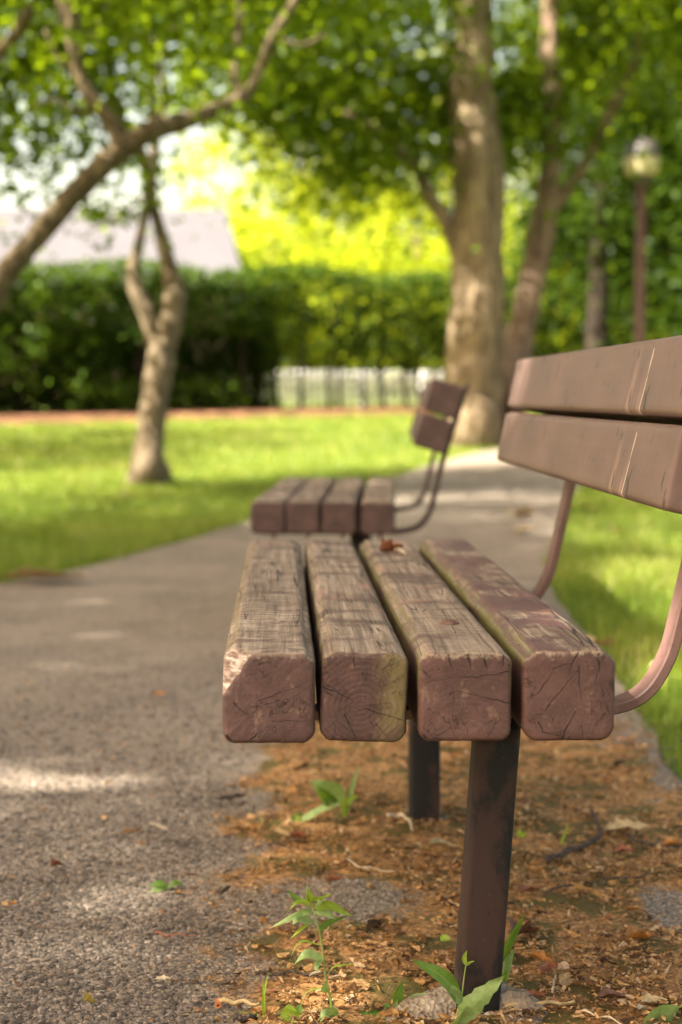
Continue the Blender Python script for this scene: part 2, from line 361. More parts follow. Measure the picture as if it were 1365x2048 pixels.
# ------------------------------------------------------------------ benches
PAINT = (.086, .0435, .038)
M_PL = [plank_mat("worn_plank_grey", PAINT, .66, 1.0, (.05, .06), craze=.6, algae=.5, ringy=.12, edge=.45, cx=-.0135, cracks=((520,1390,612,1355,.7),(560,1402,622,1358,.6),(545,1431,625,1431,.6),(455,1458,468,1480,1.6),(500,1470,540,1440,1.0),(470,1395,500,1420,.8)), chipn=tuple(Vector((-.708, -.488, .511)))),
        plank_mat("worn_plank_ringed", PAINT, .64, 2.3, (-.004, -.010), craze=0, algae=.6, ringy=1.35, sap=.85, edge=.25, gcon=.55, cx=.0785, cracks=((641,1366,674,1373,1.8),(670,1372,704,1394,.8),(688,1420,714,1482,.9),(726,1408,816,1434,.8),(668,1438,668,1464,.7),(704,1308,708,1332,1.0),(750,1440,775,1470,.6),(760,1330,800,1312,.5))),
        plank_mat("worn_plank_bare", (.106, .053, .046), .66, 3.7, (.0, -.07), craze=.35, algae=.9, ringy=.45, red=.3, edge=.8, gcon=.8, cx=.1755, cracks=((1020,1334,848,1354,.7),(1022,1400,902,1372,.8),(892,1304,897,1328,1.8),(932,1300,936,1330,2.0),(964,1306,968,1328,1.8),(1000,1304,1002,1322,1.2),(860,1470,905,1440,.6),(850,1408,880,1425,.5))),
        plank_mat("worn_plank_checked", (.104, .052, .045), .47, 5.2, (.028, .03), craze=.25, algae=.9, ringy=.35, red=.2, edge=.8, gcon=.75, cx=.2765, cracks=((1117,1472,1147,1414,1.7),(1072,1438,1082,1456,1.2),(1080,1456,1114,1466,.8),(1075,1377,1102,1332,.9),(1085,1412,1156,1324,.8),(1150,1326,1156,1400,.7),(1131,1488,1134,1464,2.2),(1166,1488,1172,1466,1.6),(1190,1304,1192,1338,1.8),(1152,1296,1130,1336,1.2),(1100,1330,1140,1318,.8),(1205,1420,1180,1460,.6)))]
M_PL2 = [plank_mat("painted_plank_%s" % k, (.072, .038, .033), w_, 7.0 + i, (.0, .0), craze=.1, algae=.1, ringy=.2, edge=e) for i, (k, w_, e) in enumerate((("plain", .60, .1), ("plainer", .56, .1), ("brown", .58, .1), ("scuffed", .68, .6)))]
g = G("back_board_paint"); P = g.tc.outputs['Object']; x, y, z = g.sep(P)
a = g.noise(g.map(P, (8, 6, 8)), 1.5, 5, .6); b = g.noise(g.map(P, (30, 60, 9)), 1.2, 4, .6); k = g.noise(g.map(P, (120, 70, 30)), 1, 2, .5)
col = g.mix(g.ss(a, .3, .7), (.114, .066, .056), (.150, .092, .077))
col = g.mix(g.m1('MULTIPLY', g.ss(g.noise(g.map(P, (1, 34, 4), (0, 3, 1)), 1, 3), .50, .66, 0, .5), g.m1('MULTIPLY', g.ss(g.m1('ABSOLUTE', g.m1('SUBTRACT', y, .235)), .07, .02), g.ss(z, .06, -.02))), col, (.36, .22, .17))           # rubbed streaks
k2 = g.noise(g.map(P, (55, 46, 16), (3, 1, 2)), 1, 2, .5)
k = g.m1('MAXIMUM', k, g.m1('ADD', k2, .008))
col = g.mix(g.ss(k, .69, .72), col, (.045, .024, .020))                                                          # dents
col = g.mix(g.ss(b, .64, .74, 0, .35), col, (.12, .066, .053))
lx = g.m1('SUBTRACT', g.m1('ADD', y, g.m1('MULTIPLY', z, .14)), .187)
scr = g.m1('MULTIPLY', g.ss(g.m1('ABSOLUTE', g.m1('ADD', lx, g.m1('MULTIPLY', g.m1('SUBTRACT', g.noise(P, 40, 2), .5), .006))), .0008, .0018, 1, 0), g.ss(g.noise(g.map(P, (1, 1, 40)), 1, 2), .36, .44))
col = g.mix(scr, col, (.62, .50, .42))                                                                            # the pale scratch
M_BACK = g.fin(col, g.m1('ADD', .38, g.m1('MULTIPLY', a, .22)), .42, g.bump(g.m1('ADD', g.m1('ADD', g.m1('MULTIPLY', b, .5), g.m1('MULTIPLY', g.noise(g.map(P, (90, 4, 90)), 1, 4, .6), .8)), g.m1('MULTIPLY', g.ss(k, .70, .735), -1.0)), .25, .002))
M_POST = steel_mat("post_paint", (.0040, .0032, .0032), (.034, .0155, .0115), .6, .5)
M_ARM = steel_mat("arm_paint", (.125, .066, .055), (.165, .090, .075), .46, .2)
M_ARM2 = steel_mat("arm_paint_brown", (.045, .026, .022), (.065, .038, .032), .5, .2)
M_BOLT = flat_mat("rusty_bolt", (.07, .035, .025), (.16, .09, .065), 300, .6)

def plank(name, wd, ht, L, mat, parent, loc, seed, rough=1.0, rad=.010, chip=None, roll=0.0, twist=0.0, fine_front=True):
    """a timber with rounded, worn arrises; origin in the middle of its front end"""
    nk = 15; prof = []                                  # points along each side and corner
    a, b = wd / 2 - rad, ht / 2 - rad
    sides = [((-a, b), (a, b), 90), ((a, b), (a, -b), 0), ((a, -b), (-a, -b), -90), ((-a, -b), (-a, b), 180)]
    for (p0, p1, ang) in sides:
        for i in range(nk):
            t = i / (nk - 1); prof.append((p0[0] + (p1[0] - p0[0]) * t, p0[1] + (p1[1] - p0[1]) * t, math.cos(R(ang)), math.sin(R(ang))))
        for i in range(1, 4):
            an = R(ang - 90 * i / 4); prof.append((p1[0], p1[1], math.cos(an), math.sin(an)))
    np_ = len(prof); er = .005
    rings = [(0.30, 0.0, 1), (.6, 0, 1), (.82, 0, 1), (.93, 0, 1)]
    S = []                                              # (y, inset kind)
    for k in (.30, .5, .68, .84): S.append((0.0, ('scale', k)))
    for an in (0, 30, 60, 90): S.append((er * (1 - math.sin(R(an))), ('inset', er * (1 - math.cos(R(an))) if an else er)))
    S[4] = (0.0, ('inset', er)); S[5] = (er * .13, ('inset', er * .5)); S[6] = (er * .5, ('inset', er * .13)); S[7] = (er, ('inset', 0.0))
    ysn = list(np.arange(.012, .22, .008)) + list(np.arange(.22, L - .02, .025)) if fine_front else list(np.arange(.03, L - .02, .05))
    for yv in ysn: S.append((yv, ('inset', 0.0)))
    for (yv, kk) in reversed(S[:8]): S.append((L - yv, kk))
    V = []
    for yv, (kind, kv) in S:
        for (cx, cz, ux, uz) in prof:
            if kind == 'scale':
                x, z = (cx + ux * (rad - er)) * kv, (cz + uz * (rad - er)) * kv
            else:
                x, z = cx + ux * (rad - kv), cz + uz * (rad - kv)
            q = Vector((x * 1.0, yv, z))
            n1 = mn.noise(Vector((x * 40 + seed, yv * 14, z * 40))); n2 = mn.noise(Vector((x * 150, yv * 90 + seed, z * 150)))
            corner = abs(ux * uz) * 2
            top = max(0, uz)
            off = rough * (.0006 * n1 + .0004 * n2 - corner * (.0018 + .0022 * n1) * (.4 + top))
            if kind == 'inset':
                x += ux * off; z += uz * off
                fe = math.exp(-yv / .008) + math.exp(-(L - yv) / .008)
                z -= top * fe * rough * .0008 * (1 + 1.6 * mn.noise(Vector((x * 110, seed * 2, 0))))
            yv2 = yv + (rough * .0007 * (n1 + n2) if (yv < .006 or yv > L - .006) else 0)
            if chip and yv < .15:
                (px, py, pz), (qx, qy, qz), d0 = chip    # cut by a rough plane
                dd = (x - px) * qx + (yv2 - py) * qy + (z - pz) * qz + .0016 * mn.noise(Vector((x * 90, yv * 60, z * 90)))
                if dd > 0: x -= qx * dd; yv2 -= qy * dd; z -= qz * dd
            th = R(roll + twist * yv / L); x, z = x * math.cos(th) - z * math.sin(th), x * math.sin(th) + z * math.cos(th)
            V.append((x, yv2, z))
    ns = len(S)
    Fc = [(i * np_ + k, i * np_ + (k + 1) % np_, (i + 1) * np_ + (k + 1) % np_, (i + 1) * np_ + k) for i in range(ns - 1) for k in range(np_)]
    Fc += [tuple(range(np_))[::-1], tuple((ns - 1) * np_ + k for k in range(np_))]
    return mesh(name, V, Fc, mat, parent, True, loc=loc)

def square_post(p0, p1, sx, sy, r=.007):
    mb = MB(); prof = []
    for (qx, qy, a0) in ((1, 1, 0), (-1, 1, 90), (-1, -1, 180), (1, -1, 270)):
        for i in range(5):
            an = R(a0 + i * 22.5); prof.append((qx * (sx / 2 - r) + r * math.cos(an), qy * (sy / 2 - r) + r * math.sin(an)))
    n = len(prof); V = []; st = 12
    for i in range(st + 1):
        c = Vector(p0).lerp(Vector(p1), i / st)
        V += [(c.x + x, c.y + y, c.z) for x, y in prof]
    Fc = [(i * n + k, i * n + (k + 1) % n, (i + 1) * n + (k + 1) % n, (i + 1) * n + k) for i in range(st) for k in range(n)]
    Fc += [tuple(range(n))[::-1], tuple(st * n + k for k in range(n))]
    mb.add(V, Fc); return mb

ARM_XZ = crom([(-.052, .3295), (.10, .3295), (.25, .3295), (.335, .3305), (.385, .344), (.414, .383), (.429, .437), (.4515, .54), (.4705, .63), (.4915, .729)], 7)
def flat_bar(y, wd=.040, th=.0115, tilt=12.0):
    kt = math.tan(R(tilt)) - math.tan(R(12.0))
    mb = MB(); V = []; n = len(ARM_XZ)
    for i, p in enumerate(ARM_XZ):
        d = ARM_XZ[min(i + 1, n - 1)] - ARM_XZ[max(i - 1, 0)]; d = d / np.linalg.norm(d); nn = np.array((-d[1], d[0]))
        e = .0016
        sec = [(-wd / 2 + e, th / 2), (wd / 2 - e, th / 2), (wd / 2, th / 2 - e), (wd / 2, -th / 2 + e), (wd / 2 - e, -th / 2), (-wd / 2 + e, -th / 2), (-wd / 2, -th / 2 + e), (-wd / 2, th / 2 - e)]
        for (u, v) in sec:
            q = p + nn * v; V.append((q[0] + max(0.0, q[1] - .50) * kt, y + u, q[1]))
    Fc = [(i * 8 + k, i * 8 + (k + 1) % 8, (i + 1) * 8 + (k + 1) % 8, (i + 1) * 8 + k) for i in range(n - 1) for k in range(8)]
    Fc += [tuple(range(8))[::-1], tuple((n - 1) * 8 + k for k in range(8))]
    mb.add(V, Fc); return mb

SEAT_TOP = .425
def bench(name, label, loc, rz, L, pm, seat, arm_mat, fine, lean, seed, foot):
    root = thing(name, label, "bench", loc, rz, "park benches beside the path")
    yl = (.190, L - .225)
    for i, (cx, wd, ht, ch, roll, dom, lab) in enumerate(seat):
        zc = SEAT_TOP - .0445
        s = plank("seat_slat", wd, ht, L, pm[i], root, (cx, [.0, .004, .0, .003][i], zc), seed + i * 7.3, 1.6 if fine else .6, [.011, .010, .010, .013][i], ch, roll, 0, True)
        if lab: s["label"] = lab
        for yb in yl:
            mb = MB(); zt = ht / 2 - (.0010 if dom else .0030)
            mb.lathe([(.010, -.010), (.0105, .0012), (.0098, .0030), (.0075, .0047), (.004, .0056), (.0005, .0059)] if dom else [(.008, -.010), (.0085, .0022), (.006, .0028), (.0005, .003)], 20, (0.004, yb, zt))
            mb.build("bolt", M_BOLT, s)
            if not fine:
                mb = MB(); mb.lathe([(.004, -.012), (.004, -.0005), (.009, 0.0), (.009, .008), (.005, .0085)], 6, (0.004, yb, -ht / 2 - .018)); mb.build("nut", M_BOLT, s)
    tl = 12.0 if fine else 17.0; th = R(tl); u = Vector((math.sin(th), 0, math.cos(th))); nb = Vector((math.cos(th), 0, -math.sin(th)))
    for j, (s0, lab) in enumerate(((.0, "lower back board with a long pale scratch"), (.0915, None))):
        bs = .084 if fine else .087
        f = Vector((.363, -.004 + .006 * j, .560)) + (Vector((.004, 0, .012)) if not fine else Vector()) + u * (s0 * bs / .084 + .042) + nb * .042
        bb = plank("backrest_board", bs, bs, L + .006, M_BACK if fine else M_PL2[1], root, f, seed + 40 + j, .5, .006 if fine else .007)
        bb.rotation_euler = (0, th, 0)
        if lab and fine: bb["label"] = lab
        for yb in yl:
            mb = MB(); mb.lathe([(.008, -.004), (.008, .002), (.005, .004), (.0005, .0045)], 14)
            bo = mb.build("bolt", M_BOLT, bb); bo.rotation_euler = (0, R(90), 0); bo.location = (.042 + .011, yb, 0)
    for j, yb in enumerate(yl):
        flat_bar(yb, .040, .0115 if fine else .015, tl).build("back_arm", arm_mat, root, smooth=False)
        yg = yb - (.032 if fine else 0) - (.012 if fine and j else 0)
        lx = .222 if j == 0 else .219
        square_post((lx - (lean if j == 0 else 0), yg + .004, -.06), (lx + (.006 if lean and j == 0 else 0), yg + .004, .323), .047, .047).build("leg", M_POST, root)
        # footing
        mb = MB(); fr = (.075, .055) if j == 0 else (.07, .045)
        rg = random.Random(seed + j)
        V = []; nr, nc = 9, 44
        for a_ in range(nr):
            for c_ in range(nc):
                ph = 2 * math.pi * c_ / nc; tt = a_ / (nr - 1)
                rad = .020 + tt * (.062 + .022 * mn.noise(Vector((math.cos(ph) * 1.5 + seed, math.sin(ph) * 1.5, j))))
                hz = foot * (1 if j == 0 else .25) * (1 - tt ** 2.5) * (.35 + .65 * max(0, min(1, (math.sin(ph) + .9) / .7))) * (1 + .5 * mn.noise(Vector((math.cos(ph) * 2.2, math.sin(ph) * 2.2, seed + 3)))) + .006 * mn.noise(Vector((rad * math.cos(ph) * 130, rad * math.sin(ph) * 130, 1))) + .003 * mn.noise(Vector((rad * math.cos(ph) * 330, rad * math.sin(ph) * 330, 4)))
                V.append((lx - (lean if j == 0 else 0) + 1.15 * rad * math.cos(ph), yg - .004 + .62 * rad * math.sin(ph), .004 + hz - .018 * (tt > .99)))
        Fc = [(i * nc + k, i * nc + (k + 1) % nc, (i + 1) * nc + (k + 1) % nc, (i + 1) * nc + k) for i in range(nr - 1) for k in range(nc)]
        mb.add(V, Fc); fo = mb.build("footing", M_CONC, root)
    return root
g = G("crumbling_concrete"); P = g.tc.outputs['Object']; a = g.noise(P, 120, 5, .7); b = g.vor(P, 190, 'F1', 1); d = g.noise(P, 30, 4, .6)
M_CONC = g.fin(g.mix(g.ss(d, .40, .62), g.mix(g.sep(b)[0], (.19, .145, .10), (.42, .345, .255)), g.mix(a, (.12, .088, .06), (.34, .27, .195))), .95, .15, g.bump(g.m1('ADD', a, g.vor(P, 190)), .8, .004))

chip1 = ((-.0135, .0, .0445), (-.708, -.488, .511), 0)
BY = 1.528
bench("park_bench", "weathered brown park bench in front, its near slat ends cracked and worn grey on top", (0, BY, 0), 0, 1.20, M_PL,
      [(-.0135, .089, .089, chip1, 0, False, "slat with a splintered chipped corner"), (.0785, .083, .089, None, -2.2, False, "slat with growth rings and a greenish end"),
       (.1755, .090, .088, None, 0, True, "bare grey slat with a domed bolt"), (.2765, .090, .090, None, 0, False, None)], M_ARM, True, .020, 11, .026)
bench("park_bench", "plain brown park bench farther along the path, seen end on and blurred", (-.026, 4.205, -.030), R(-4.0), 1.25, M_PL2,
      [(-.0135, .089, .084, None, 0, False, None), (.0785, .089, .084, None, 0, False, None), (.174, .088, .084, None, 0, False, None), (.276, .090, .088, None, 0, False, "slat with pale scuffed end")], M_ARM2, False, .0, 57, .030)
# ------------------------------------------------------------------ leaf clouds
rng = np.random.default_rng(7)
def leaf_mesh(C, size, up=.4, el=.62, rg=None, droop=.35, tint=None):
    """one four-cornered leaf per centre, folded a little and turned every way"""
    rg = rg or rng; n = len(C); sz = size * rg.uniform(.65, 1.3, (n, 1))
    d = rg.normal(size=(n, 3)); d[:, 2] = d[:, 2] * .55 - droop; d /= np.linalg.norm(d, axis=1, keepdims=True)
    nn = rg.normal(size=(n, 3)); nn[:, 2] = np.abs(nn[:, 2]) + up * 2
    s = np.cross(d, nn); s /= np.linalg.norm(s, axis=1, keepdims=True) + 1e-9; nn = np.cross(s, d)
    p0 = C - d * sz * .5; p2 = C + d * sz * .5 - nn * sz * .10; md = C - d * sz * .06
    p1 = md + s * sz * el * .5 + nn * sz * .10; p3 = md - s * sz * el * .5 + nn * sz * .10
    V = np.stack([p0, p1, p2, p3], 1).reshape(-1, 3)
    Fc = np.arange(n * 4).reshape(n, 4)
    t = np.clip(rg.beta(2, 2, n) if tint is None else tint + rg.normal(0, .16, n) + (rg.uniform(0, 1, n) < .07) * .5, 0, 1)  # a few leaves tinted lighter to stand for sunlit ones
    return V, Fc, np.repeat(t, 4)
def clusters(blobs, nc, per, spread, rg=None, flat=.55, zmin=None, shell=.5):
    """leaf centres gathered in sprays inside a union of ellipsoids (centre, radii, weight)"""
    rg = rg or rng; wts = np.array([b[2] for b in blobs], float); wts /= wts.sum()
    out = []; tints = []
    pick = rg.choice(len(blobs), nc, p=wts)
    for i in range(nc):
        c, r, _ = blobs[pick[i]]
        v = rg.normal(size=3); v /= np.linalg.norm(v); rad = rg.uniform(0, 1) ** shell
        cc = np.array(c) + v * np.array(r) * rad
        if zmin is not None and cc[2] < zmin: cc[2] = zmin + rg.uniform(0, .6)
        k = max(4, int(per * rg.uniform(.5, 1.5)))
        o = rg.normal(size=(k, 3)) * spread * rg.uniform(.6, 1.2); o[:, 2] *= flat
        o[:, 2] -= .35 * np.hypot(o[:, 0], o[:, 1]) ** 2 / spread
        out.append(cc + o); tints.append(np.full(k, rg.beta(1.0, 1.1)))
    return np.concatenate(out), np.concatenate(tints)
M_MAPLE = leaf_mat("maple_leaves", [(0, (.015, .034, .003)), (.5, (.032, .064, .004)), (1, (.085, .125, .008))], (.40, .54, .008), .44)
M_DARK = leaf_mat("shaded_leaves", [(0, (.010, .025, .003)), (.5, (.022, .047, .004)), (1, (.050, .090, .008))], (.12, .20, .008), .36)  # dark copy of the leaf colour, deep shade painted in
M_SUNNY = leaf_mat("sunlit_leaves", [(0, (.10, .15, .010)), (.5, (.20, .24, .014)), (1, (.32, .33, .020))], (.74, .84, .03), .5)  # sunlit glow of the far crowns painted into the leaf colour
M_HEDGE = leaf_mat("hedge_leaves", [(0, (.006, .016, .002)), (.5, (.019, .045, .004)), (1, (.075, .135, .012))], (.16, .25, .008), .26)
M_BARK = bark_mat("maple_bark", (.10, .072, .045), (.245, .182, .112), .6)
M_BARK_P = bark_mat("pinkish_bark", (.10, .064, .044), (.25, .172, .118), .8)
M_BARK_S = bark_mat("smooth_grey_bark", (.105, .078, .050), (.225, .172, .112), 1.6)
M_BARK_L = bark_mat("mossy_bark", (.065, .048, .028), (.165, .122, .070), 1.6)
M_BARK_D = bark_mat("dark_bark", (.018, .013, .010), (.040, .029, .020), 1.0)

def block(x0, y0, x1, y1, n, seed):
    """sprays that fill the crown along the sun's path to a strip of ground"""
    rg = np.random.default_rng(seed); out = []; tn = []
    for _ in range(n):
        f = rg.uniform(); hz = rg.uniform(7.6, 9.6); t_ = hz / SUN.z
        c = np.array((x0 + (x1 - x0) * f + SUN.x * t_, y0 + (y1 - y0) * f + SUN.y * t_, hz)) + rg.normal(0, .16, 3)
        out.append(c + rg.normal(size=(26, 3)) * np.array((.2, .2, .12))); tn.append(np.full(26, rg.beta(2, 2)))
    return np.concatenate(out), np.concatenate(tn)
def tree(name, label, base, limbs, bark, blobs, nc, per, spread, lsize, lmat, seed, cat="tree", group=None, zmin=None, lobes=.12, up=.4, shell=.5, extra=None, gaps=()):
    """limbs: (smooth curve points, radii) in world space; blobs in world space"""
    t = thing(name, label, cat, base, 0, group); b = Vector(base); mb = MB()
    for k, (pts, rad) in enumerate(limbs):
        P = crom([tuple(Vector(p)) + (r,) for p, r in zip(pts, rad)], 7)
        mb.tube([Vector(p[:3]) - b for p in P], [max(p[3], .004) for p in P], 18 if k == 0 else 10, .16, seed=seed + k, lobes=lobes if k == 0 else 0.0)
    mb.build("trunk", bark, t)
    rg = np.random.default_rng(seed)
    C, tn = clusters(blobs, nc, per, spread, rg, zmin=zmin, shell=shell)
    if extra is not None: C = np.concatenate([C, extra[0]]); tn = np.concatenate([tn, extra[1]])
    for gx, gy, grx, gry, gp_ in gaps:  # leaves thinned along the sun's path to light chosen spots
        tt = C[:, 2] / SUN.z; keep = ((C[:, 0] - SUN.x * tt - gx) / grx) ** 2 + ((C[:, 1] - SUN.y * tt - gy) / gry) ** 2 > 1
        keep |= rg.uniform(0, 1, len(C)) > gp_
        C, tn = C[keep], tn[keep]
    V, Fc, T = leaf_mesh(C - np.array(base), lsize, rg=rg, tint=tn, up=up)
    mesh("crown", V, Fc, lmat, t, False, attrs={"tint": T})
    return t
def gp(px, py, dz=0.0):
    p = gnd(px, py, 0.0); p.z = terr(p.x, p.y) + dz; return p
def sprays_on(pts_list, n, per, spread, seed):
    rg = np.random.default_rng(seed); out = []; tn = []
    for pts in pts_list:
        P = np.array(crom([tuple(p) for p in pts], 10))
        for _ in range(n):
            c = P[rg.integers(len(P))] + rg.normal(size=3) * spread * .8
            k = max(3, int(per * rg.uniform(.5, 1.4))); o = rg.normal(size=(k, 3)) * spread * .6; o[:, 2] *= .5
            out.append(c + o); tn.append(np.full(k, rg.beta(2, 2)))
    return np.concatenate(out), np.concatenate(tn)

# --- small twisted tree on the left lawn
Z = 11.5; sb = gp(300, 962, 0)
def zz(px, py, z=Z): return at(px, py, z)
trunk = [sb + Vector((0, 0, -.08)), zz(300, 940), zz(300, 880), zz(312, 790), zz(320, 735), zz(325, 690)]
left = [zz(322, 715), zz(300, 640), zz(272, 575), zz(266, 540), zz(280, 480), zz(292, 420), zz(300, 375), zz(285, 315, 11.4), zz(240, 240, 11.3), zz(215, 120, 11.2), zz(200, -60, 11.0)]
right = [zz(326, 715, 11.5), zz(342, 650), zz(350, 590), zz(338, 530), zz(318, 455, 11.55), zz(303, 380, 11.6), zz(310, 300, 11.7), zz(305, 190, 11.8), zz(310, 80, 11.9), zz(345, -20, 12), zz(370, -160, 12)]
tw1 = [zz(303, 380, 11.6), zz(240, 430, 11.2), zz(170, 470, 10.9)]
small_blobs = [((-1.1, 11.3, 3.9), (1.5, 1.3, 1.15), 2), ((-.2, 11.9, 4.0), (1.3, 1.3, 1.1), 2), ((-.6, 11.5, 4.9), (1.6, 1.6, 1.1), 2), ((-1.7, 11.4, 3.2), (.7, .8, .7), .6)]
tree("small_tree", "small crooked tree with a forked grey trunk on the left lawn", sb,
     [(trunk, [.19, .135, .098, .098, .10, .085]), (left, [.07, .062, .058, .050, .036, .034, .042, .05, .045, .04, .025]), (right, [.075, .085, .078, .06, .045, .042, .042, .036, .034, .03, .02]), (tw1, [.014, .01, .004])],
     M_BARK_S, small_blobs, 330, 34, .26, .095, M_MAPLE, 21, zmin=2.5, extra=sprays_on([tw1], 10, 9, .12, 4))

# --- leaning tree whose trunk crosses the upper left
Z2 = 8.8
def ll(px, py, z=Z2): return at(px, py, z)
lb = Vector((-2.95, 8.75, 0))
main = [lb + Vector((0, 0, -.1)), lb + Vector((.25, 0, .30)), ll(-60, 640), ll(0, 560), ll(50, 500), ll(120, 420), ll(190, 345), ll(250, 295), ll(310, 258), ll(375, 240, 8.9), ll(440, 215, 9.0), ll(495, 190, 9.1)]
up1 = [ll(245, 298), ll(225, 250), ll(180, 190), ll(152, 130), ll(148, 60), ll(130, 0), ll(110, -90), ll(60, -240)]
up2 = [ll(485, 195, 9.1), ll(470, 150, 9.15), ll(474, 90, 9.2), ll(480, 0, 9.2), ll(470, -150, 9.2)]
up3 = [ll(495, 190, 9.1), ll(525, 130, 9.1), ll(548, 70, 9.0), ll(590, 0, 9.0), ll(640, -130, 9.0)]
up4 = [ll(60, 20, 8.2), ll(25, 80, 8.4), ll(-20, 120, 8.6), ll(-90, 200, 8.8)]
up5 = [ll(-90, 200, 8.8), ll(-160, 420, 8.8), ll(-230, 640, 8.8)]
lean_blobs = [((-1.6, 10.2, 3.3), (1.5, .7, 1.15), 4.2), ((-1.9, 10.4, 2.55), (1.0, .5, .55), 1.3), ((-2.6, 9.4, 3.0), (.8, .5, .9), 1.0), ((-.9, 8.3, 3.0), (.9, .25, .5), .7), ((.1, 10.0, 3.5), (1.0, .6, .6), 1.0), ((-3.3, 7.4, 4.6), (2.3, 2.2, 1.3), 3.2), ((-1.2, 9.4, 4.6), (1.4, 1.2, .9), 1.2), ((-4.6, 5.6, 4.6), (2.0, 1.8, 1.2), 2.4), ((-1.7, 9.6, 2.5), (.5, .4, .4), .2), ((-.3, 9.6, 2.75), (.6, .4, .35), .3), ((-5.2, 8.4, 5.2), (1.8, 2.0, 1.2), 1.6)]
tws = [[ll(200, 215), ll(160, 225), ll(110, 200), ll(60, 215)], [ll(150, 100), ll(190, 60), ll(215, 10), ll(250, -60)], [ll(310, 258), ll(330, 200), ll(320, 130), ll(350, 50)], [ll(440, 215, 9), ll(455, 250, 9), ll(500, 275, 9.1)], [ll(548, 70, 9), ll(600, 90, 9), ll(650, 70, 9)], [ll(165, 160), ll(120, 120), ll(90, 60)]]
tree("leaning_tree", "leaning tree whose bare trunk slants across the upper left", lb,
     [(main, [.12, .095, .075, .068, .064, .062, .062, .060, .058, .052, .040, .034]), (up1, [.05, .048, .042, .042, .048, .052, .04, .02]), (up2, [.026, .024, .024, .022, .015]), (up3, [.026, .028, .028, .024, .015]), (up4, [.03, .035, .04, .05]), (up5, [.05, .06, .08])] + [(t_, [.014, .011, .008, .004][:len(t_)]) for t_ in tws],
     M_BARK_L, lean_blobs, 760, 34, .20, .08, M_MAPLE, 22, zmin=1.85)

# --- the big maple and the leaning trunk beside it
Z3 = 17.0; mb_ = gp(945, 888)
def mm(px, py, z=Z3): return at(px, py, z)
mt = [mb_ + Vector((0, 0, -.15)), mm(943, 870), mm(947, 810), mm(952, 700), mm(957, 560), mm(958, 420), mm(955, 300), mm(945, 180), mm(950, 60), mm(960, -100), mm(965, -300), mm(980, -520)]
l1 = [mm(925, 520), mm(890, 440), mm(862, 395), mm(835, 340), mm(790, 290), mm(740, 250), mm(660, 210)]
l2 = [mm(940, 345, 16.8), mm(900, 320, 16.6), mm(850, 282, 16.5), mm(815, 245, 16.5), mm(780, 215, 16.6)]
l3 = [mm(960, 420, 17.2), mm(1000, 250, 17.2), mm(1060, 190, 17.2), mm(1140, 100, 17.2), mm(1200, -60, 17.2)]
l4 = [mm(955, 60), mm(880, -40), mm(780, -160), mm(640, -300)]
maple_blobs = [((3.3, 18.0, 6.2), (2.8, 1.6, 2.0), 3), ((.9, 17.6, 5.0), (1.6, 1.0, 1.5), 2.2), ((-.1, 17.5, 4.2), (1.2, .9, .8), 1.5), ((4.7, 17.4, 5.4), (1.6, 1.2, 1.2), 1.8), ((2.4, 18.2, 4.0), (1.8, .6, .8), 1.4), ((1.2, 17.6, 3.7), (1.5, .7, .75), 2.2), ((.9, 17.0, 3.3), (.7, .5, .4), .4), ((1.0, 15.4, 6.6), (2.4, 1.4, 1.1), 1.2), ((-.5, 15.8, 5.4), (2.0, 1.1, .8), 3.4)]
tree("maple_tree", "big old maple with a thick sun dappled trunk behind the benches", mb_,
     [(mt, [.42, .345, .305, .300, .285, .280, .270, .225, .20, .17, .12, .07]), (l1, [.10, .085, .08, .07, .06, .045, .02]), (l4, [.12, .09, .06, .02])],
     M_BARK, maple_blobs, 940, 36, .27, .12, M_MAPLE, 23, zmin=2.9, gaps=((7.0, 19.94, .42, .32, .9), (4.05, 18.55, .6, .3, .8), (3.26, 17.45, .5, .22, .7), (4.9, 18.1, .4, .25, .6)))
pb = gp(1020, 872); Z4 = 18.0
def pp(px, py, z=Z4): return at(px, py, z)
pt_ = [pb + Vector((0, 0, -.15)), pp(1022, 830), pp(1040, 690), pp(1060, 590), pp(1082, 480), pp(1095, 400), pp(1103, 320), pp(1108, 230), pp(1100, 100), pp(1105, -80), pp(1110, -300)]
pf = [pp(1095, 420), pp(1130, 385), pp(1165, 335), pp(1195, 285), pp(1215, 235), pp(1260, 150), pp(1290, 20)]
tree("slender_tree", "slimmer pinkish trunk leaning right beside the big maple", pb,
     [(pt_, [.22, .18, .155, .15, .145, .135, .12, .11, .10, .08, .04]), (pf, [.09, .07, .06, .06, .07, .05, .03])],
     M_BARK_P, [((4.4, 18.8, 6.2), (1.8, 1.2, 1.4), 2), ((3.5, 19.2, 4.9), (1.2, .8, .7), 1), ((5.4, 19.8, 5.2), (1.4, .7, .9), 1.2)], 230, 38, .28, .115, M_MAPLE, 24, zmin=4.4, gaps=((7.0, 19.94, .42, .32, .9), (4.05, 18.55, .6, .3, .8), (3.26, 17.45, .5, .22, .7), (4.9, 18.1, .4, .25, .6)))

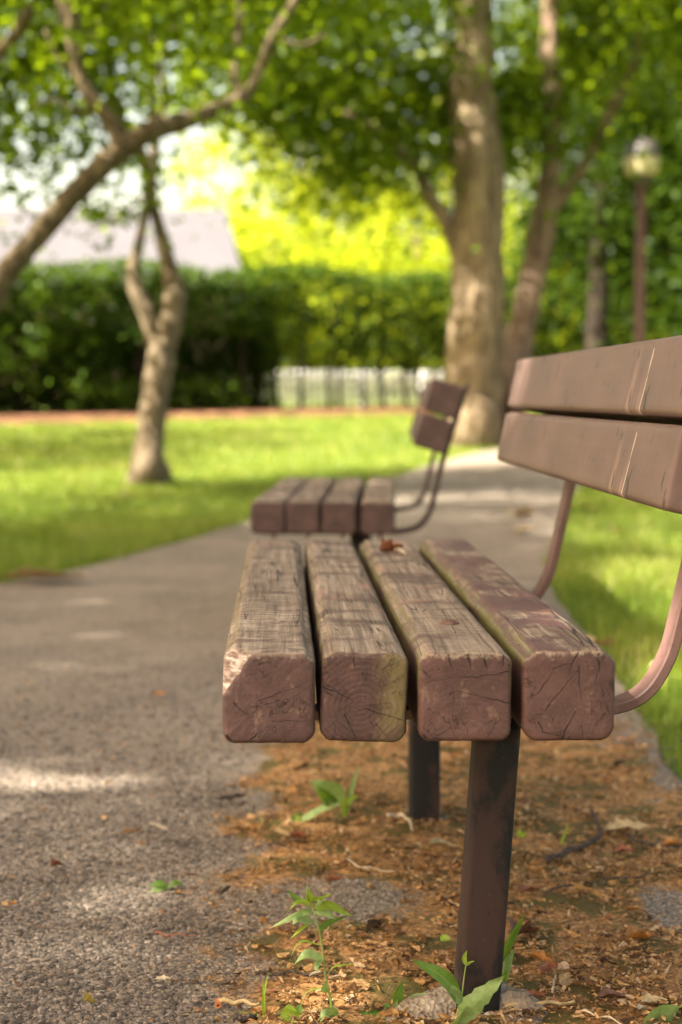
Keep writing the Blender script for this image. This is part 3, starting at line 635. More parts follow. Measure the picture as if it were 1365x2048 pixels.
# --- dark trees on the right
dk = gp(1195, 850)
def dd(px, py, z=23.0): return at(px, py, z)
db = Vector((dd(1195, 700).x, dd(1195, 700).y, terr(0, 23) - .1))
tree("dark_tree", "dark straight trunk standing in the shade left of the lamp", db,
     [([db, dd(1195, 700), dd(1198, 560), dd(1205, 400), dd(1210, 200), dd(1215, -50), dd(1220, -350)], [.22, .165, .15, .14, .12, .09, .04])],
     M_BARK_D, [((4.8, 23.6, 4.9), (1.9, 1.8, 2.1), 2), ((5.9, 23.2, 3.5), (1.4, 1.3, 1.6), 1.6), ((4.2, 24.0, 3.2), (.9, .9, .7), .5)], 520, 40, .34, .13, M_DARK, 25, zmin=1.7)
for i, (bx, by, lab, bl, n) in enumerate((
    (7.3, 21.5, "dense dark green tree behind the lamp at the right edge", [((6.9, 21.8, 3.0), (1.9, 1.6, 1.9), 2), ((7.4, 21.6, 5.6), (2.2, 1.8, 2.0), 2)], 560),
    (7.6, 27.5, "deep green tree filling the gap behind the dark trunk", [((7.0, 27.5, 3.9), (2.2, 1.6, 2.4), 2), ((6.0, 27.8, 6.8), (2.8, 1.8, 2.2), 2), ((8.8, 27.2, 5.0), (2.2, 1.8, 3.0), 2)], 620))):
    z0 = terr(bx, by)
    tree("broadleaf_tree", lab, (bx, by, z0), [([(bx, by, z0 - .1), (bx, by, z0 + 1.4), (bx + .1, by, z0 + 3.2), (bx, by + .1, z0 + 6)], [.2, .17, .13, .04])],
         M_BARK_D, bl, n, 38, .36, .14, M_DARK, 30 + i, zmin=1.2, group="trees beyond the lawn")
# --- sunlit trees far behind the hedge
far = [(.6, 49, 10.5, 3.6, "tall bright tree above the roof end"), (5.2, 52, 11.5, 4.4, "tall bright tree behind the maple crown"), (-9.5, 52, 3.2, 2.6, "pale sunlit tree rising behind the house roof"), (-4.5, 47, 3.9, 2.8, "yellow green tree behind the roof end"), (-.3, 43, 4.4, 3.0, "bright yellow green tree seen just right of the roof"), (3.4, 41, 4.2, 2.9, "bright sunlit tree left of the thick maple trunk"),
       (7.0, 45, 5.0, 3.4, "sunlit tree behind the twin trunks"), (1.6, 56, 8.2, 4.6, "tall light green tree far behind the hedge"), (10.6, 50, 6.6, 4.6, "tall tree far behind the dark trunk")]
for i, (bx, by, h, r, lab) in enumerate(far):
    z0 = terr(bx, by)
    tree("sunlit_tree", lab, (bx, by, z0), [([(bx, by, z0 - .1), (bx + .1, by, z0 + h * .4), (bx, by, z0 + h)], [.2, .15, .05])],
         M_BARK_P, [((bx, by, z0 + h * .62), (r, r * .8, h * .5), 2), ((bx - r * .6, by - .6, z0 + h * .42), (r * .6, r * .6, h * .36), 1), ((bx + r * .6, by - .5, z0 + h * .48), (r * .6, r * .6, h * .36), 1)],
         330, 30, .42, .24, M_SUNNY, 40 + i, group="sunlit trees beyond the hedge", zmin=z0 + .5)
tree("dapple_tree", "unseen tall tree left of the view, added to dapple the lawn", (-10.5, 13.5, terr(0, 13.5)), [([(-10.5, 13.5, 0), (-10.4, 13.5, 3), (-10, 13.6, 6), (-9.4, 13.8, 8.6)], [.4, .32, .22, .06])],
     M_BARK, [((-8.2, 14.6, 7.4), (2.6, 2.2, 1.3), 2), ((-9.2, 11.2, 7.6), (2.4, 2.2, 1.3), 2), ((-7.2, 17.0, 7.0), (2.2, 1.2, 1.0), .8)], 240, 34, .34, .13, M_MAPLE, 61, zmin=5.5)  # out-of-view crown added so its shadows band the lawn
# --- unseen tall tree behind the camera, its crown shaped to shade the benches
tree("shade_tree", "unseen tall broad tree behind the viewer shading the benches", (-8.6, -.6, 0), [([(-8.6, -.6, -.1), (-8.5, -.5, 2.5), (-8.1, -.2, 5), (-7.4, .2, 8)], [.45, .36, .28, .12]), ([(-8.2, -.3, 4.6), (-7.6, 1.8, 6.6), (-7.0, 3.4, 8.2)], [.2, .14, .05]), ([(-8.3, -.4, 4.2), (-7.7, -1.6, 6.4), (-7.2, -2.4, 8.2)], [.2, .14, .05])],
     M_BARK, [((-7.1, -2.4, 8.6), (2.5, 2.4, 1.4), 2), ((-6.9, .8, 9.0), (2.7, 2.4, 1.5), 2.4), ((-6.8, 3.9, 8.7), (2.4, 2.2, 1.4), 2)], 1000, 36, .32, .12, M_MAPLE, 60, zmin=6.5, gaps=((-.46, 2.80, .28, .12, .72), (.735, 1.90, .10, .09, 1), (1.12, 3.4, .34, .7, .85), (1.5, 5.2, .5, 1.1, .85), (2.0, 8.0, .8, 1.4, .7)),
     extra=tuple(np.concatenate(q) for q in zip(block(.95, 1.45, .95, 3.2, 170, 5), block(-1.7, 3.6, .3, 6.0, 120, 6), block(-1.0, 5.4, .5, 7.4, 120, 7), block(-1.6, 3.3, -.1, 3.3, 60, 8))))

# ------------------------------------------------------------------ hedge, fence, house, lamp
hlen = (HR - HL).length
def hedge():
    t = thing("clipped_hedge", "long clipped green hedge across the back of the lawn with bare stems below", "hedge", HL)
    rg = np.random.default_rng(70); C = []; T = []
    n = 64000; s = rg.uniform(0, 1, n); u = rg.beta(.8, .8, n); v = rg.uniform(0, 1, n)
    px_frac = s * hlen
    thin = np.clip((px_frac - 8.6) / 1.0, 0, 1)                          # right of the house the hedge is thin and lets light through
    face = rg.uniform(0, 1, n) < .55
    u = np.where(face, rg.beta(.5, 2.2, n), u)                           # 0 = camera side
    hgt = 2.30
    cl = np.array([mn.noise(Vector((a_ * .8, b_ * 1.6, c_ * .7))) for a_, b_, c_ in zip(px_frac, v * 2.3, u)])
    sparse = (px_frac > 6.6) & (px_frac < 9.0) & (v < .55)
    cl2 = np.array([mn.noise(Vector((a_ * 2.6, b_ * 6.0, c_ * .5 + 7))) for a_, b_, c_ in zip(px_frac, v * 2.3, u)])
    bottom = np.where(thin < .5, .36 + .22 * np.sin(px_frac * 1.7) * .5 + .12 * np.sin(px_frac * 4.1), .34)
    keep = (v > bottom + cl * .25) | (rg.uniform(0, 1, n) < .10)
    keep &= ~((thin > .5) & (v < .90) & ((cl2 > .17) | (rg.uniform(0, 1, n) < .12) | ((v < .31) & (rg.uniform(0, 1, n) < .62))))
    keep |= (thin < .5) & (u > .42) & (v > .04) & (rg.uniform(0, 1, n) < .8)
    keep &= ~(sparse & (u < .55))
    lowleaf = (px_frac < 8.6) & (v < .5) & (rg.uniform(0, 1, n) < .25) & (cl > .1); keep |= lowleaf
    for i in np.nonzero(keep)[0]:
        z = v[i] * hgt + .06 * math.sin(px_frac[i] * 2.1); bul = .20 * cl[i]
        q = HL + HD * px_frac[i] + HN * (.55 - u[i] * 1.1 + bul)
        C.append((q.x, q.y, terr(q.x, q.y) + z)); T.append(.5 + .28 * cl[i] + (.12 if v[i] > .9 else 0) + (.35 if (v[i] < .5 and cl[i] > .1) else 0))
    for _ in range(26000):  # interior leaves tinted dark, the hedge's inner shade put into colour
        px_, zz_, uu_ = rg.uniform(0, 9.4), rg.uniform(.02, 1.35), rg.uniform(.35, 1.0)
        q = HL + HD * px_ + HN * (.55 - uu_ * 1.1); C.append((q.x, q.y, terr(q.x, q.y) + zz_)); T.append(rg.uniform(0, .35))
    for _ in range(34):                                    # fresh shoots on the face, low left, sunlit brightness put into their tint
        px_, zz_ = rg.uniform(3.4, 7.6), rg.uniform(.35, 1.25) if rg.uniform() < .7 else rg.uniform(1.2, 2.2)
        q = HL + HD * px_ + HN * rg.uniform(.55, .75)
        for _ in range(22): o = rg.normal(0, .11, 3); C.append((q.x + o[0], q.y + o[1], terr(q.x, q.y) + zz_ + o[2])); T.append(rg.uniform(.8, 1.0))
    C = np.array(C) + rg.normal(0, .03, (len(C), 3))
    V, Fc, T = leaf_mesh(C - np.array(HL), .105, rg=rg, tint=np.clip(np.array(T), 0, 1), up=.3, el=.7)
    mesh("foliage", V, Fc, M_HEDGE, t, False, attrs={"tint": T})
    for k in range(46):
        sx = .3 + k * hlen / 46 + rg.uniform(-.15, .15); q = HL + HD * sx + HN * rg.uniform(-.2, .25)
        z0 = terr(q.x, q.y); m_ = MB(); dx = rg.uniform(-.12, .12, 4)
        b = q - HL
        m_.tube([(b.x, b.y, z0 - .05), (b.x + dx[0], b.y, z0 + .6), (b.x + dx[0] + dx[1], b.y + dx[2], z0 + 1.3), (b.x + dx[3], b.y, z0 + 2.1)], [.045, .036, .028, .012], 7, .1, seed=k)
        m_.build("stem", M_BARK_D, t)
hedge()
g = G("white_fence_paint"); a = g.noise(g.tc.outputs['Object'], 5, 4); M_WHITE = g.fin(g.mix(a, (.70, .70, .72), (.80, .79, .78)), .6, .3)
def fence():
    off = -3.0; o = HL + HN * off + HD * 8.8
    t = thing("picket_fence", "white picket fence behind the hedge", "fence", o); Lf = hlen - 5.8; m = MB(); rl = MB()
    rt = Matrix.Rotation(math.atan2(HD.y, HD.x), 3, 'Z')
    for k in range(int(Lf / .135)):
        q = HD * (k * .135); zt = terr(0, o.y + q.y)
        m.box((q.x, q.y, zt + .32), (.09, .022, .58), 0, rt)
        a_ = rt @ Vector((-.045, -.011, 0)); b_ = rt @ Vector((.045, -.011, 0)); c_ = rt @ Vector((.045, .011, 0)); d_ = rt @ Vector((-.045, .011, 0)); z = zt + .6101
        m.add([Vector((q.x, q.y, z)) + a_, Vector((q.x, q.y, z)) + b_, Vector((q.x, q.y, z)) + c_, Vector((q.x, q.y, z)) + d_, Vector((q.x, q.y, z + .06)) + (a_ + b_) / 2, Vector((q.x, q.y, z + .06)) + (c_ + d_) / 2],
              [(0, 1, 4), (1, 2, 5, 4), (2, 3, 5), (3, 0, 4, 5)])
    m.build("pickets", M_WHITE, t, smooth=False)
    for zz_ in (.2, .46):
        r_ = MB()
        for k in range(10):
            q0 = HD * (Lf * k / 10); q1 = HD * (Lf * (k + 1) / 10); c = (q0 + q1) / 2 - HN * .035
            r_.box((c.x, c.y, terr(0, o.y + c.y) + zz_), (Lf / 10, .04, .09), 0, rt)
        r_.build("rail", M_WHITE, t, smooth=False)
    for k in range(10):
        q = HD * (k * Lf / 9.5) - HN * .11; p_ = MB(); zt = terr(0, o.y + q.y)
        p_.box((q.x, q.y, zt + .32), (.1, .1, .70), 0, rt); p_.build("post", M_WHITE, t, smooth=False)
fence()
g = G("roof_shingles"); P = g.tc.outputs['Object']
br = g.n("ShaderNodeTexBrick", {'Vector': g.map(P, (1, 1, 2.2)), 'Color1': (.082, .078, .085, 1), 'Color2': (.098, .094, .102, 1), 'Mortar': (.066, .063, .068, 1), 'Scale': 2.2, 'Mortar Size': .012})
M_ROOF = g.fin(g.mix(g.ss(g.noise(P, 1.2, 4), .4, .65, 0, .4), br.outputs[0], (.074, .070, .078)), .9, .15)
M_WALL = flat_mat("brown_siding", (.11, .07, .05), (.14, .09, .065), 3, .8)
M_GLASS = flat_mat("window_glass", (.03, .035, .04), (.05, .055, .06), 3, .1, 0, .5)
def house():
    X1, X0 = -.85, -15.5; ye, yr = 35.0, 39.5; z0 = terr(0, 35); ze, zr = 3.2, 5.15
    t = thing("house", "house with a pale grey roof showing above the left part of the hedge", "house", ((X0 + X1) / 2, 39, z0))
    b = Vector(t.location); m = MB()
    m.box((0, .2, 1.35), (14.0, 7.6, 2.75)); wl = m.build("wall", M_WALL, t, smooth=False)
    for k in range(4):
        wn = MB(); cx = -5 + k * 3.2; wn.box((cx, -3.62, 1.6), (1.2, .06, 1.1)); w_ = wn.build("window", M_WHITE, t, smooth=False)
        pn = MB(); pn.box((cx, -3.655, 1.6), (1.05, .02, .95)); pn.build("pane", M_GLASS, w_, smooth=False)
    r = MB(); th = .16
    def slab(P4):
        P4 = [Vector(p) - b for p in P4]; dn = Vector((0, 0, -th)); V = P4 + [p + dn for p in P4]
        r.add(V, [(0, 1, 2, 3), (7, 6, 5, 4), (0, 4, 5, 1), (1, 5, 6, 2), (2, 6, 7, 3), (3, 7, 4, 0)])
    slab([(X0, ye, ze), (X1, ye, ze), (X1 - .48, yr, zr), (X0, yr, zr)])
    slab([(X0, yr + .004, zr - .003), (X1 - .48, yr + .004, zr - .003), (X1, 44, ze), (X0, 44, ze)])
    r.build("roof", M_ROOF, t, smooth=False)
house()
M_LPOLE = steel_mat("lamp_pole_paint", (.13, .058, .042), (.17, .08, .058), .5, .1)
M_LCAP = flat_mat("lamp_cap_grey", (.075, .064, .056), (.11, .096, .084), 20, .5)
g = G("lamp_lens"); g.fin((.66, .58, .33), .3, .5)
_t = g.n("ShaderNodeBsdfTranslucent", {0: (.66, .58, .33, 1)}); _m = g.n("ShaderNodeMixShader", {0: .4, 1: g.b.outputs[0], 2: _t.outputs[0]}); g.t.links.new(_m.outputs[0], g.out.inputs[0]); M_LENS = g.m
def lamp():
    Zl = 18.8; p = at(1279, 700, Zl); z0 = terr(p.x, p.y); t = thing("lamp_post", "brown park lamp post with a dark cap over a cream lens", "lamp", (p.x, p.y, z0))
    zt = at(1277, 355, Zl).z - z0
    m = MB(); m.lathe([(.10, -.05), (.10, .05), (.065, .09), (.058, .2), (.055, zt - .12)], 16); m.build("pole", M_LPOLE, t)
    m = MB(); m.lathe([(.06, zt - .119), (.10, zt - .10), (.11, zt - .03), (.15, zt - .0)], 18); m.build("collar", M_LCAP, t)
    m = MB(); m.lathe([(.165, zt + .001), (.185, zt + .03), (.205, zt + .19), (.20, zt + .205)], 20); m.build("lens", M_LENS, t)
    m = MB(); m.lathe([(.215, zt + .206), (.212, zt + .225), (.19, zt + .27), (.175, zt + .37), (.13, zt + .41), (.03, zt + .43)], 20); m.build("cap", M_LCAP, t)
lamp()

# ------------------------------------------------------------------ grass
M_GRASS = leaf_mat("grass_blades", [(0, (.060, .105, .010)), (.42, (.135, .195, .018)), (.75, (.24, .27, .035)), (1, (.42, .37, .14))], (.30, .40, .02), .40, .5, .3)
def grass():
    rg = np.random.default_rng(80); pts = []; hs = []; ws = []
    def band(n, x0, x1, y0, y1, h, wd):
        x = rg.uniform(x0, x1, n); y = y0 + (y1 - y0) * rg.uniform(0, 1, n)
        edge = np.array([.05 * mn.noise(Vector((a_ * 2, b_ * 2, 0))) for a_, b_ in zip(x, y)]) + rg.normal(0, .02, n)
        inpath = (x > edge_x(LEc, y) - edge) & (x < edge_x(REc, y) + edge + .01) & (y < 18.8)
        hd = np.abs((x - HL.x) * HN.x + (y - HL.y) * HN.y)
        al = ((x - HL.x) * HD.x + (y - HL.y) * HD.y) / (HR - HL).length
        ok = ~inpath & (((x - HL.x) * HN.x + (y - HL.y) * HN.y > 2.9 - 1.7 * al + 1.1 * edge / .05) | (y > 31))
        pts.append(np.stack([x, y], 1)[ok]); hs.append(np.full(ok.sum(), h)); ws.append(np.full(ok.sum(), wd))
    band(34000, .66, 2.2, 2.3, 6.5, .060, .0032); band(26000, .8, 4.2, 6.5, 13, .055, .0048)
    band(46000, -2.6, .0, 5.2, 9.0, .055, .0040); band(44000, -3.8, 2.2, 9.0, 14, .055, .006); band(40000, -5.5, 4.5, 14, 25, .06, .011); band(9000, 3, 9, 12, 25, .06, .010)
    band(16000, -6, 9, 31.5, 36, .10, .03)
    xy = np.concatenate(pts); h = np.concatenate(hs); wd = np.concatenate(ws); n = len(xy)
    patch = np.array([mn.noise(Vector((a_ * 1.1, b_ * 1.1, 3))) for a_, b_ in xy])
    h = h * rg.uniform(.5, 1.35, n) * (1 + .35 * patch); an = rg.uniform(0, 2 * np.pi, n)
    b = np.stack([xy[:, 0], xy[:, 1], terr_np(xy[:, 1]) - .006], 1)
    s = np.stack([np.cos(an), np.sin(an), np.zeros(n)], 1) * (wd * rg.uniform(.7, 1.3, n))[:, None] * .5
    la = rg.uniform(0, 2 * np.pi, n); ln = np.abs(rg.normal(0, .5, n)) * h
    lean = np.stack([np.cos(la) * ln, np.sin(la) * ln, np.zeros(n)], 1); up = np.zeros((n, 3)); up[:, 2] = h
    V = np.stack([b - s, b + s, b + s * .75 + lean * .35 + up * .6, b - s * .75 + lean * .35 + up * .6, b + lean + up], 1)
    i0 = np.arange(n) * 5
    Q = np.stack([i0, i0 + 1, i0 + 2, i0 + 3], 1); Tt = np.stack([i0 + 3, i0 + 2, i0 + 4, i0 + 4], 1)
    tri = np.stack([i0 + 3, i0 + 2, i0 + 4], 1)
    # all triangles so one array holds them
    Fc = np.concatenate([np.stack([i0, i0 + 1, i0 + 2], 1), np.stack([i0, i0 + 2, i0 + 3], 1), tri])
    t = np.clip(.45 + .5 * patch + .25 * np.array([mn.noise(Vector((a_ * 5, b_ * 5, 9))) for a_, b_ in xy]) + rg.normal(0, .17, n) + (rg.uniform(0, 1, n) < .10) * .5, 0, 1)
    tag(mesh("grass", V.reshape(-1, 3), Fc, M_GRASS, None, False, attrs={"tint": np.repeat(t, 5)}), "green grass blades covering the lawns on both sides of the path", "grass", kind="stuff")
grass()

# ------------------------------------------------------------------ litter on the ground (nobody could count it)
def col_attr_mat(name, stops, rough=.85, trans=0.0):
    g = G(name); c = g.ramp(g.attr(), stops, 'LINEAR'); n_ = g.noise(g.tc.outputs['Object'], 260, 3, .6)
    g.fin(g.mix(g.ss(n_, .35, .7), g.mix(.5, c, (.03, .02, .012), 'MULTIPLY'), c), rough, .25)
    if trans:
        tr = g.n("ShaderNodeBsdfTranslucent", {0: c}); ms = g.n("ShaderNodeMixShader", {0: trans, 1: g.b.outputs[0], 2: tr.outputs[0]}); g.t.links.new(ms.outputs[0], g.out.inputs[0])
    return g.m
M_CHIP = col_attr_mat("litter_flakes", [(0, (.03, .02, .010)), (.22, (.12, .06, .022)), (.42, (.38, .19, .060)), (.70, (.66, .40, .16)), (.90, (.64, .48, .30)), (1, (.52, .15, .04))], .85, .15)
def chips():
    rg = np.random.default_rng(90); C = []; S = []
    tries = 290000
    yv = 1.35 + 3.0 * rg.uniform(0, 1, tries) ** 2.0; xv = rg.uniform(-.62, .78, tries)
    for x, y in zip(xv, yv):
        m = litter_at(x, y)
        mo = nz2(x, y, 26, 6.6) + .6 * nz2(x, y, 60, 2.6) + .5 * nz2(x, y, 9, 1.6)
        if rg.uniform() < m * (.72 if mo > -.06 else .08) + .006: C.append((x, y, .009 + .006 * m + rg.uniform(0, .004)))
    C = np.array(C); n = len(C)
    sz = rg.lognormal(math.log(.0020), .55, n)[:, None]; sz = np.clip(sz, .0009, .012)
    thin = np.where(rg.uniform(0, 1, n) < .30, rg.uniform(.08, .18, n), rg.uniform(.35, .95, n))[:, None]
    sz = np.where(thin < .2, sz * 2.4, sz)
    d = rg.normal(size=(n, 3)); d[:, 2] *= .18; d /= np.linalg.norm(d, axis=1, keepdims=True)
    up = rg.normal(size=(n, 3)) * .32; up[:, 2] += 1; s = np.cross(d, up); s /= np.linalg.norm(s, axis=1, keepdims=True); up = np.cross(s, d)
    k = 6; ang = np.array([0, 55, 125, 180, 235, 305]) * np.pi / 180; V = []
    for i in range(k):
        jr = rg.uniform(.7, 1.15, (n, 1)); V.append(C + d * np.cos(ang[i]) * sz * jr + s * np.sin(ang[i]) * sz * thin * jr + up * sz * rg.normal(.0, .16, (n, 1)))
    V = np.stack(V, 1).reshape(-1, 3); Fc = np.arange(n * k).reshape(n, k)
    t = np.clip(rg.beta(1.6, 1.5, n), 0, 1)
    tag(mesh("leaf_litter", V, Fc, M_CHIP, None, False, attrs={"tint": np.repeat(t, k)}), "orange brown needles and bark flakes under the front bench", "leaf litter", kind="stuff")
chips()
M_STONE = col_attr_mat("asphalt_stones", [(0, (.06, .048, .038)), (.4, (.16, .132, .106)), (.8, (.28, .235, .192)), (.95, (.40, .345, .29)), (1, (.30, .17, .09))], .8)
def stones():
    rg = np.random.default_rng(91); C = []
    for _ in range(90000):
        y = 1.5 + 2.8 * rg.uniform() ** 2.3
        if rg.uniform() < (y - 1.9) / 2.2: continue
        x = rg.uniform(-.62, .02) if rg.uniform() < .8 else rg.uniform(0, .75)
        if rg.uniform() > litter_at(x, y) * 1.6: C.append((x, y))
    C = np.array(C)[:42000]; n = len(C)
    r = np.clip(rg.lognormal(math.log(.0023), .42, n), .0009, .0062)[:, None]
    base = np.array([(0, 0, .62)] + [(math.cos(a) * .75, math.sin(a) * .75, .36) for a in np.arange(6) * math.pi / 3] + [(math.cos(a), math.sin(a), -.35) for a in np.arange(6) * math.pi / 3])
    an = rg.uniform(0, 6.3, n); ca, sa = np.cos(an)[:, None], np.sin(an)[:, None]
    V = np.empty((n, 13, 3)); st = rg.uniform(.65, 1.35, (n, 3)); st[:, 2] *= .72
    q = base[None] * (1 + rg.normal(0, .13, (n, 13, 1))) * st[:, None, :]
    V[:, :, 0] = q[:, :, 0] * ca - q[:, :, 1] * sa; V[:, :, 1] = q[:, :, 0] * sa + q[:, :, 1] * ca; V[:, :, 2] = q[:, :, 2]
    V = V * r[:, :, None]; V[:, :, 0] += C[:, :1]; V[:, :, 1] += C[:, 1:2]
    V[:, :, 2] += np.array([.006 + .006 * nz2(a_, b_, 1.2, 1.) + .0015 * nz2(a_, b_, 60, 9.) for a_, b_ in C])[:, None] + .0004
    f = [(0, 1 + k, 1 + (k + 1) % 6, 1 + (k + 1) % 6) for k in range(6)]
    tri = np.array([(0, 1 + k, 1 + (k + 1) % 6) for k in range(6)] + [(1 + k, 7 + k, 7 + (k + 1) % 6) for k in range(6)] + [(1 + k, 7 + (k + 1) % 6, 1 + (k + 1) % 6) for k in range(6)])
    Fc = (np.arange(n)[:, None, None] * 13 + tri[None]).reshape(-1, 3)
    t = np.clip(rg.beta(1.5, 2.2, n) + (rg.uniform(0, 1, n) < .03) * .5, 0, 1)
    tag(mesh("gravel", V.reshape(-1, 3), Fc, M_STONE, None, False, attrs={"tint": np.repeat(t, 13)}), "small grey stones standing out of the worn asphalt", "gravel", kind="stuff")
stones()

# ------------------------------------------------------------------ weeds, fallen leaves, twigs
def green(name, c, tr, tf=.35):
    g = G(name); P = g.tc.outputs['Object']; t = g.attr(); n_ = g.noise(P, 140, 3)
    vein = g.ss(t, .0, .10, 1, 0)
    col_ = g.mix(g.ss(n_, .3, .7), tuple(v * .8 for v in c), tuple(v * 1.2 for v in c)); col_ = g.mix(g.m1('MULTIPLY', vein, .45), col_, (.30, .36, .14))
    g.fin(col_, .45, .35, g.bump(n_, .15, .001)); trn = g.n("ShaderNodeBsdfTranslucent", {0: tr})
    ms = g.n("ShaderNodeMixShader", {0: tf, 1: g.b.outputs[0], 2: trn.outputs[0]}); g.t.links.new(ms.outputs[0], g.out.inputs[0]); return g.m
M_W1 = green("weed_leaf_bright", (.21, .31, .030), (.42, .52, .03)); M_W2 = green("weed_leaf_pale", (.22, .31, .11), (.30, .42, .07)); M_W3 = green("weed_leaf_deep", (.085, .165, .022), (.22, .36, .02))
M_STEM = flat_mat("weed_stem", (.17, .24, .05), (.24, .29, .08), 60, .5)
def leafblade(parent, p0, p1, p2, wd, mat, name="leaf", fold=.25, teeth=0, side=None, shape=1.0, seed=0, curl=0.0):
    """a leaf along the bent line p0-p1-p2, widest part way, with a midrib fold"""
    P = crom([tuple(p0), tuple(p1), tuple(p2)], 8); n = len(P); V = []; T = []
    view = Vector(side) if side is not None else None
    nu = 7; rg = random.Random(seed)
    for i, p in enumerate(P):
        t = i / (n - 1); d = Vector(P[min(i + 1, n - 1)] - P[max(i - 1, 0)]).normalized()
        s = (view - d * view.dot(d)).normalized() if view else d.cross(Vector((0, 0, 1))).normalized()
        nn = s.cross(d)
        wv = wd * .5 * (max(1e-4, math.sin(math.pi * min(1, t ** (.75 * shape) * .985 + .012))) ** .85)
        if teeth: wv *= 1 - .30 * ((t * teeth) % 1.0) * (1 if t > .1 else 0)
        for k in range(nu):
            u = -1 + 2 * k / (nu - 1)
            V.append(Vector(p) + s * (u * wv) + nn * (abs(u) * wv * fold + curl * wv * u * u * math.sin(t * 5)) + nn * (.04 * wd * math.sin(t * 9 + u * 2 + seed))); T.append(abs(u))
    Fc = [(i * nu + k, i * nu + k + 1, (i + 1) * nu + k + 1, (i + 1) * nu + k) for i in range(n - 1) for k in range(nu - 1)]
    pl = Vector(parent.location) if parent else Vector((0, 0, 0))
    return mesh(name, [v - pl for v in V], Fc, mat, parent, True, attrs={"tint": T})
def stalk(parent, pts, r0, r1, mat=None):
    P = crom([tuple(p) for p in pts], 6); m = MB(); pl = Vector(parent.location); n = len(P)
    m.tube([Vector(p) - pl for p in P], [r0 + (r1 - r0) * i / (n - 1) for i in range(n)], 8); return m.build("stem", mat or M_STEM, parent)
XV = Vector((1, 0, 0)); UP = Vector((0, 0, 1)); YV = Vector((0, 1, 0))
def weed(label, base, Z, stem, leaves, cat="weed", name="weed", group="weeds around the bench"):
    """stem: pixel points at depth Z; leaves: (p0, p1, p2, width m, material, depth bow, side vector, teeth, fold)"""
    bp = at(base[0], base[1], Z); t = thing(name, label, cat, (bp.x, bp.y, .004), 0, group)
    if stem: stalk(t, [at(x, y, Z) for x, y in stem[0]], stem[1], stem[2])
    for i, (a_, b_, c_, wd, mt_, bow, sd, te, fo) in enumerate(leaves):
        leafblade(t, at(*a_, Z), at(*b_, Z + bow * .6), at(*c_, Z + bow), wd, mt_, "leaf", fo, te, sd, seed=i)
    return t
D1 = Vector((.25, .8, .45))
Zw = 1.70
weed("tall slender weed with a leafy bright green top left of the front leg", (668, 2052), Zw,
     ([(668, 2056), (662, 2000), (651, 1950), (645, 1895), (637, 1855), (626, 1815), (619, 1775)], .0014, .0008),
     [((625, 1822), (600, 1830), (540, 1856), .010, M_W2, -.012, D1, 0, .3), ((627, 1845), (600, 1838), (586, 1850), .011, M_W2, -.02, D1, 0, .3), ((628, 1842), (600, 1862), (580, 1879), .005, M_W1, -.01, D1, 0, .4),
      ((628, 1815), (660, 1810), (706, 1832), .013, M_W1, .01, D1, 0, .2), ((628, 1822), (655, 1825), (673, 1840), .010, M_W2, -.012, D1, 0, .3), ((640, 1862), (655, 1845), (700, 1830), .009, M_W3, .015, D1, 0, .2),
      ((620, 1808), (595, 1800), (575, 1779), .008, M_W3, .01, D1, 0, .3), ((618, 1800), (640, 1796), (664, 1786), .007, M_W1, .01, D1, 0, .3), ((620, 1812), (595, 1806), (570, 1832), .004, M_W1, -.012, D1, 0, .3),
      ((618, 1806), (612, 1790), (616, 1768), .006, M_W1, 0, D1, 0, .4), ((618, 1806), (622, 1790), (614, 1778), .005, M_W1, -.006, XV, 0, .4), ((622, 1812), (606, 1803), (583, 1808), .006, M_W1, -.02, D1, 0, .3), ((624, 1806), (640, 1800), (632, 1818), .006, M_W2, -.018, XV, 0, .3),
      ((640, 1890), (600, 1885), (572, 1938), .003, M_W1, -.01, D1, 0, .3), ((646, 1918), (615, 1910), (588, 1930), .012, M_W2, -.012, D1, 0, .3), ((645, 1915), (634, 1928), (635, 1946), .007, M_W2, -.012, XV, 0, .4),
      ((655, 1950), (670, 1932), (715, 1928), .003, M_W1, .005, D1, 0, .3), ((656, 1985), (650, 1975), (655, 1960), .008, M_W2, -.01, XV, 0, .4), ((648, 1975), (615, 1985), (598, 2022), .0025, M_W1, -.004, D1, 0, .3),
      ((664, 2035), (652, 2030), (640, 2046), .013, M_W2, -.012, D1, 0, .2), ((664, 2035), (668, 2022), (664, 2012), .011, M_W2, -.012, XV, 0, .2)], name="tall_weed")
weed("pale dandelion with toothed leaves growing against the front leg", (922, 2052), 1.675,
     ([(915, 2054), (922, 2010), (928, 1960), (933, 1925)], .0009, .0006),
     [((918, 2045), (950, 2006), (1010, 1950), .026, M_W2, -.02, Vector((-.6, .15, .75)), 5, .15), ((922, 2010), (890, 1958), (823, 1918), .017, M_W3, -.01, Vector((.35, .5, .75)), 0, .25), ((926, 2008), (908, 1985), (900, 1968), .012, M_W2, -.01, Vector((.8, .3, .4)), 0, .3),
      ((932, 1930), (929, 1915), (934, 1901), .005, M_W1, 0, XV, 0, .5), ((932, 1932), (940, 1926), (950, 1922), .003, M_W1, 0, UP, 0, .5), ((905, 2052), (915, 2032), (935, 2012), .018, M_W2, -.012, Vector((.7, .3, .5)), 3, .2)], name="dandelion")
weed("little rosette with wavy upright leaves left of the crumbling footing", (800, 2032), 1.73, None,
     [((800, 2030), (795, 1995), (806, 1962), .015, M_W3, .0, Vector((.9, .3, .1)), 4, .3), ((800, 2030), (820, 1998), (862, 1987), .011, M_W2, -.005, Vector((.1, .7, .6)), 0, .3), ((802, 2032), (825, 2014), (866, 2014), .010, M_W3, .01, D1, 0, .2), ((798, 2032), (790, 2018), (795, 1998), .009, M_W2, -.008, XV, 0, .3)])
